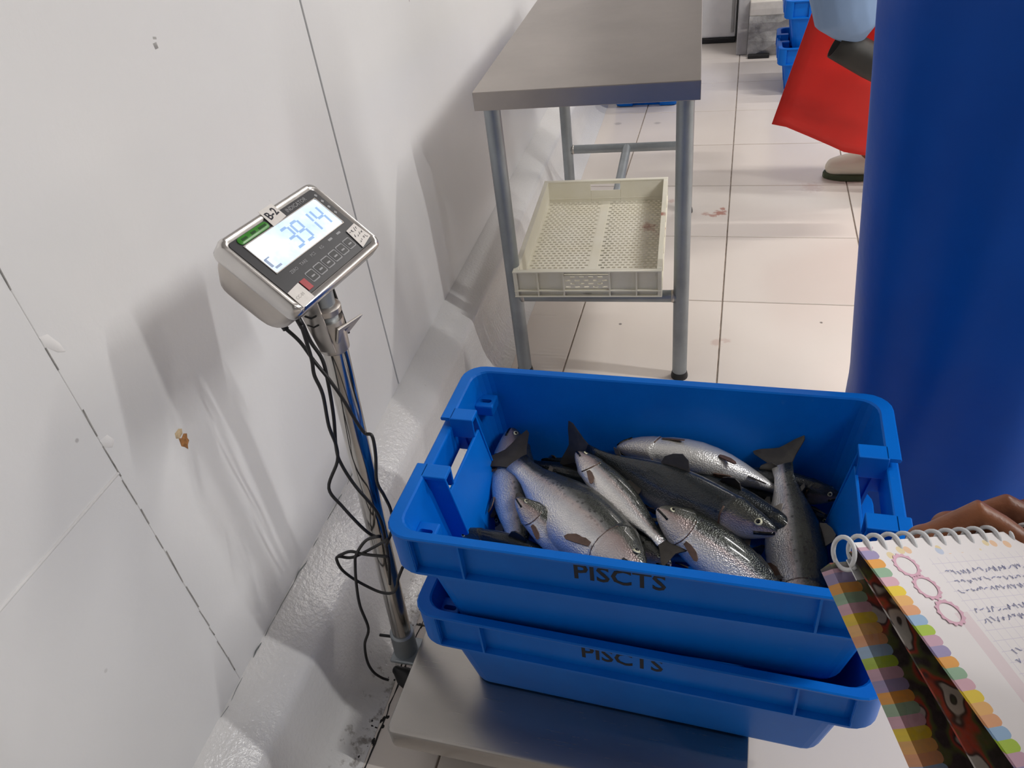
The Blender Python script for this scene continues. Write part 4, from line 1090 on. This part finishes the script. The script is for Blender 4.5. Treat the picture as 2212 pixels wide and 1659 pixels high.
def page_material(name, picture, tabw, muted=1.0):
    m, nt, b = new_mat(name); MT[name] = m
    tc = N(nt, 'ShaderNodeTexCoord'); sx = N(nt, 'ShaderNodeSeparateXYZ'); nt.links.new(tc.outputs['UV'], sx.inputs[0])
    a, d = sx.outputs[0], sx.outputs[1]          # metres across and down
    n_ = noise(nt, 60, 'UV', 3)
    row = math_(nt, 'FRACT', math_(nt, 'DIVIDE', d, .0665))
    rp = ramp(nt, row, [(i / 10, TABS[i]) for i in range(10)]); rp.color_ramp.interpolation = 'CONSTANT'
    edge = math_(nt, 'FRACT', math_(nt, 'DIVIDE', d, .00665))
    rnd = math_(nt, 'MULTIPLY', math_(nt, 'POWER', math_(nt, 'ABSOLUTE', math_(nt, 'SUBTRACT', edge, .5)), 3.0), .02)
    tm_ = math_(nt, 'LESS_THAN', math_(nt, 'ADD', a, rnd), tabw)
    tm_ = math_(nt, 'MULTIPLY', tm_, math_(nt, 'GREATER_THAN', d, .004))
    if not picture:
        g1 = math_(nt, 'LESS_THAN', math_(nt, 'FRACT', math_(nt, 'DIVIDE', d, .0068)), .06)
        g2 = math_(nt, 'LESS_THAN', math_(nt, 'FRACT', math_(nt, 'DIVIDE', a, .0068)), .06)
        gm = math_(nt, 'MULTIPLY', math_(nt, 'MAXIMUM', g1, g2), math_(nt, 'MULTIPLY', math_(nt, 'GREATER_THAN', a, .046), math_(nt, 'GREATER_THAN', d, .016)))
        base = mixc(nt, math_(nt, 'MULTIPLY', gm, .5), (0.84, 0.80, 0.80, 1), (0.55, 0.50, 0.66, 1))
        bar = math_(nt, 'MULTIPLY', math_(nt, 'MULTIPLY', math_(nt, 'GREATER_THAN', a, .034), math_(nt, 'LESS_THAN', a, .044)), math_(nt, 'GREATER_THAN', d, .055))
        base = mixc(nt, math_(nt, 'MULTIPLY', bar, .6), base, (0.74, 0.58, 0.62, 1))
        # confetti along the top edge
        vo = N(nt, 'ShaderNodeTexVoronoi'); vo.inputs['Scale'].default_value = 95; nt.links.new(tc.outputs['UV'], vo.inputs['Vector'])
        cf = math_(nt, 'MULTIPLY', math_(nt, 'LESS_THAN', vo.outputs['Distance'], .28), math_(nt, 'MULTIPLY', math_(nt, 'LESS_THAN', d, .014), math_(nt, 'GREATER_THAN', d, .005)))
        hs_ = N(nt, 'ShaderNodeSeparateColor'); nt.links.new(vo.outputs['Color'], hs_.inputs[0])
        cr = ramp(nt, hs_.outputs[0], [(0.0, (.75, .40, .45)), (.35, (.85, .48, .20)), (.6, (.45, .55, .75)), (.8, (.80, .62, .25))]); cr.color_ramp.interpolation = 'CONSTANT'
        base = mixc(nt, math_(nt, 'MULTIPLY', cf, .75), base, cr.outputs[0])
    else:
        n2 = noise(nt, 30, 'UV', 2, .45)
        pr = ramp(nt, n2.outputs[0], [(0.0, (.02, .018, .016)), (.42, (.02, .018, .016)), (.46, (.10, .13, .02)), (.50, (.55, .06, .02)), (.53, (.05, .02, .015)), (.55, (.66, .62, .58)), (.61, (.60, .57, .54)), (.625, (.03, .03, .028)), (.70, (.05, .22, .03))])
        pr.color_ramp.interpolation = 'EASE'
        base = pr.outputs[0]
    c = mixc(nt, math_(nt, 'MULTIPLY', tm_, 1.0 if not picture else .92), base, rp.outputs[0])
    if picture:
        n3 = noise(nt, 300, 'UV', 2); c = mixc(nt, math_(nt, 'MULTIPLY', n3.outputs[0], .35), c, (0.25, 0.2, 0.22, 1))
    nt.links.new(c, b.inputs['Base Color']); P(b, Roughness=0.5)
page_material('page_front', False, .0115)
page_material('page_back', True, .0165)
page_material('page_cover', True, -1.0)
simple('paper_edge', (0.62, 0.58, 0.56), 0.8, var=0.15, nscale=300)
simple('ring_plastic', (0.72, 0.73, 0.75), 0.25, var=0.04)
simple('pink_print', (0.70, 0.42, 0.52), 0.6, var=0.08)
simple('blue_ink', (0.34, 0.37, 0.62), 0.6, var=0.15)
def block(name, W_, L_, th_ang, o, thick, mat, curl=0.0, a0=0.0):
    m = MB(); na, nb_ = 10, 16; top = []; uv = []
    for i in range(nb_ + 1):
        for j in range(na + 1):
            a, b = a0 + (W_ - a0) * j / na, L_ * i / nb_
            c = -curl * (b / L_) ** 2
            top.append(nb(a, b, c, th_ang, o)); uv.append((a, b))
    n_ = len(top); idx = lambda i, j: i * (na + 1) + j
    m.v = [tuple(q) for q in top]
    m.f = [(idx(i, j), idx(i, j + 1), idx(i + 1, j + 1), idx(i + 1, j)) for i in range(nb_) for j in range(na)]
    m.uv = uv
    sheet_ = m.build(name, MT[mat], book, world=True, smooth=True)
    # pages under the top sheet
    k = MB()
    for i in range(nb_ + 1):
        a_, b_ = (a0 + .0003, L_ * i / nb_)
        c = -curl * (b_ / L_) ** 2
        k.v += [tuple(nb(a_, b_, c - .0004, th_ang, o)), tuple(nb(W_ - .0003, b_, c - .0004, th_ang, o)), tuple(nb(W_ - .0003, b_, c - thick, th_ang, o)), tuple(nb(a_ - .0006, b_, c - thick, th_ang, o))]
    for i in range(nb_):
        for j in range(4): k.f.append((i * 4 + j, i * 4 + (j + 1) % 4, i * 4 + 4 + (j + 1) % 4, i * 4 + 4 + j))
    k.f += [(0, 1, 2, 3), tuple(nb_ * 4 + j for j in (3, 2, 1, 0))]
    k.uv = [(.004, L_ * (i // 4) / nb_ + .0007 * (i % 4)) for i in range(len(k.v))]
    k.build('page_stack', MT[mat], book, world=True)
    return sheet_
PW, PL = .185, .205
block('page', PW, PL, 0.0, NP0, .0012, 'page_front', .004)
block('cover_sheet', PW, PL, .10, nb(-.001, .002, -.006), .0010, 'page_cover', .010)
NPB = pt(1792, 1216, .490)
block('page', PW, PL, .225, NPB, .010, 'page_back', .006)
# printed scalloped rings
for k, (a, b) in enumerate(((.026, .020), (.0285, .0365), (.031, .0545))):
    m = MB(); n_ = 48; vs = []
    for q in range(n_):
        an = 2 * PI * q / n_; ro = .0088 + .0007 * math.sin(14 * an); ri = .0066
        vs += [tuple(nb(a + ro * math.cos(an), b + ro * math.sin(an), .0003)), tuple(nb(a + ri * math.cos(an), b + ri * math.sin(an), .0003))]
    m.v = vs; m.f = [(2 * q, 2 * ((q + 1) % n_), 2 * ((q + 1) % n_) + 1, 2 * q + 1) for q in range(n_)]
    m.build('printed_ring', MT['pink_print'], book, world=True)
m = MB(); rr3 = random.Random(5)
for b in (.030, .0368, .0436, .0572, .064, .0844, .0912, .1116, .1184):
    a = .048 + rr3.uniform(0, .006)
    while a < PW - .03:
        h = .0042; w_ = rr3.uniform(.0018, .0036)
        pts = [nb(a + w_ * t_, b - rr3.uniform(0, h), .0004 - .004 * (b / PL) ** 2) for t_ in (0, .35, .7, 1.0)]
        m.tube(pts, .00022, 4); a += w_ + rr3.uniform(.0008, .0026)
o = m.build('handwriting', MT['blue_ink'], book, world=True); o['kind'] = 'stuff'
RC = pt(1820, 1196, .484)
for k in range(14):
    c = RC + NU * (.0015 + k * .0122); m = MB(); path = []
    for q in range(29):
        an = 2 * PI * q / 28
        path.append(c + NV * (.0098 * math.cos(an)) + NN * (.0108 * math.sin(an)) + NU * (.004 * (q / 28 - .5)))
    m.tube(path, .0015, 8); m.build('ring', MT['ring_plastic'], book, world=True, smooth=True)
m = MB(); m.box((0, 0, 0), (.010, .016, .0008)); 
# clear plastic tab at the spiral end
m = MB(); q_ = [nb(-.002, .004, -.012), nb(.016, .002, -.012), nb(.018, .016, -.014), nb(-.003, .018, -.014)]
m.hexa([tuple(q) for q in q_] + [tuple(q + NN * .0008) for q in q_]); m.build('plastic_tab', MT['ring_plastic'], book, world=True)

# ---------------------------------------------------------------- hand holding the notebook
hand = thing('person', 'person at the right edge, only a brown hand gripping the spiral notebook in view', 'person', (.67, .28, 0))
hp = {'i': [pt(1998, 1172, .548), pt(2118, 1112, .538), pt(2196, 1166, .526), pt(2262, 1222, .522)],
      'm': [pt(2050, 1142, .572), pt(2178, 1098, .560), pt(2262, 1142, .548), pt(2325, 1195, .545)],
      'r': [pt(2098, 1140, .596), pt(2225, 1104, .585), pt(2300, 1150, .575), pt(2350, 1200, .572)],
      'p': [pt(2140, 1160, .615), pt(2240, 1130, .606), pt(2305, 1170, .60), pt(2345, 1212, .598)]}
wrist = pt(2085, 1375, .62)
T = []
for k, r in (('i', (.0118, .0112, .0092, .0075)), ('m', (.0118, .0112, .0095, .0078)), ('r', (.0112, .0105, .009, .0072)), ('p', (.010, .009, .0078, .0064))):
    a, b, c, d = hp[k]
    T.append(([a, a * .5 + b * .5, b, b * .5 + c * .5, c, c * .5 + d * .5, d], [r[0], r[0] * .92, r[1], r[1] * .86, r[2], r[2] * .93, r[3]]))
    T.append(([a, a * .5 + wrist * .5, wrist], [.0135, .0160, .020]))
T.append(([wrist, pt(2050, 1290, .575), pt(2060, 1225, .548), pt(2095, 1195, .541)], [.021, .0165, .0120, .0095]))
elbow = V3((.465, .405, 1.0))
T.append(([wrist, wrist * .6 + elbow * .4, elbow], [.0260, .036, .043]))
flesh(T, 'arm_and_hand', MT['skin'], hand, .0016, 6)
def holder_body():
    base = (.67, .28, 0); yaw = PI / 2
    Mi = (Matrix.Translation(base) @ Matrix.Rotation(yaw, 4, 'Z')).inverted()
    J = dict(pelvis=(0, 0, .88), waist=(0, .01, 1.03), chest=(0, .03, 1.24), neck=(0, .04, 1.38), jaw=(0, .07, 1.46), face=(0, .07, 1.54), crown=(0, .055, 1.60))
    for s, k in (('l', -1), ('r', 1)):
        J['hip_' + s] = (k * .09, 0, .85); J['knee_' + s] = (k * .10, .03, .46); J['ankle_' + s] = (k * .10, -.01, .09); J['toe_' + s] = (k * .11, .12, .04)
    J['shoulder_l'] = (-.18, .02, 1.31); J['elbow_l'] = (-.25, .0, 1.03); J['wrist_l'] = (-.25, .08, .80); J['hand_l'] = (-.25, .11, .72)
    J['shoulder_r'] = (.18, .06, 1.31); J['elbow_r'] = tuple(Mi @ elbow); J['wrist_r'] = tuple(Mi @ (elbow * .6 + wrist * .4)); J['hand_r'] = J['wrist_r']
    body, Cc, W = person_figure(hand, base, yaw, J, skip_hand='r')
    flesh(Cc, 'coat', MT['white_cloth'], hand, .012, 4)
    flesh([([W(J['chest']), W(J['shoulder_r']), elbow, elbow * .75 + wrist * .25], [.11, .082, .060, .050])], 'sleeve', MT['white_cloth'], hand, .008, 3)
    face_parts(hand, W, J)
    for s in 'lr': boot(hand, W(J['ankle_' + s]), W(J['toe_' + s]), W(J['knee_' + s]))
holder_body()
m = MB(); q = hp['i'][3]; d = (hp['i'][3] - hp['i'][2]).normalized()
for k in 'imrp':
    tip, pr_ = hp[k][3], hp[k][2]; d = (tip - pr_).normalized(); upv = (C0 - tip).normalized(); nrm = (upv - d * upv.dot(d)).normalized(); sd = d.cross(nrm)
    m = MB(); c = tip + nrm * .0058
    m.loft([[c + d * (.0062 * math.cos(2 * PI * j / 14)) + sd * (.0045 * math.sin(2 * PI * j / 14)) + nrm * h_ for j in range(14)] for h_ in (-.002, .0008)]); m.build('fingernail', MT['nail'], hand, world=True, smooth=True)
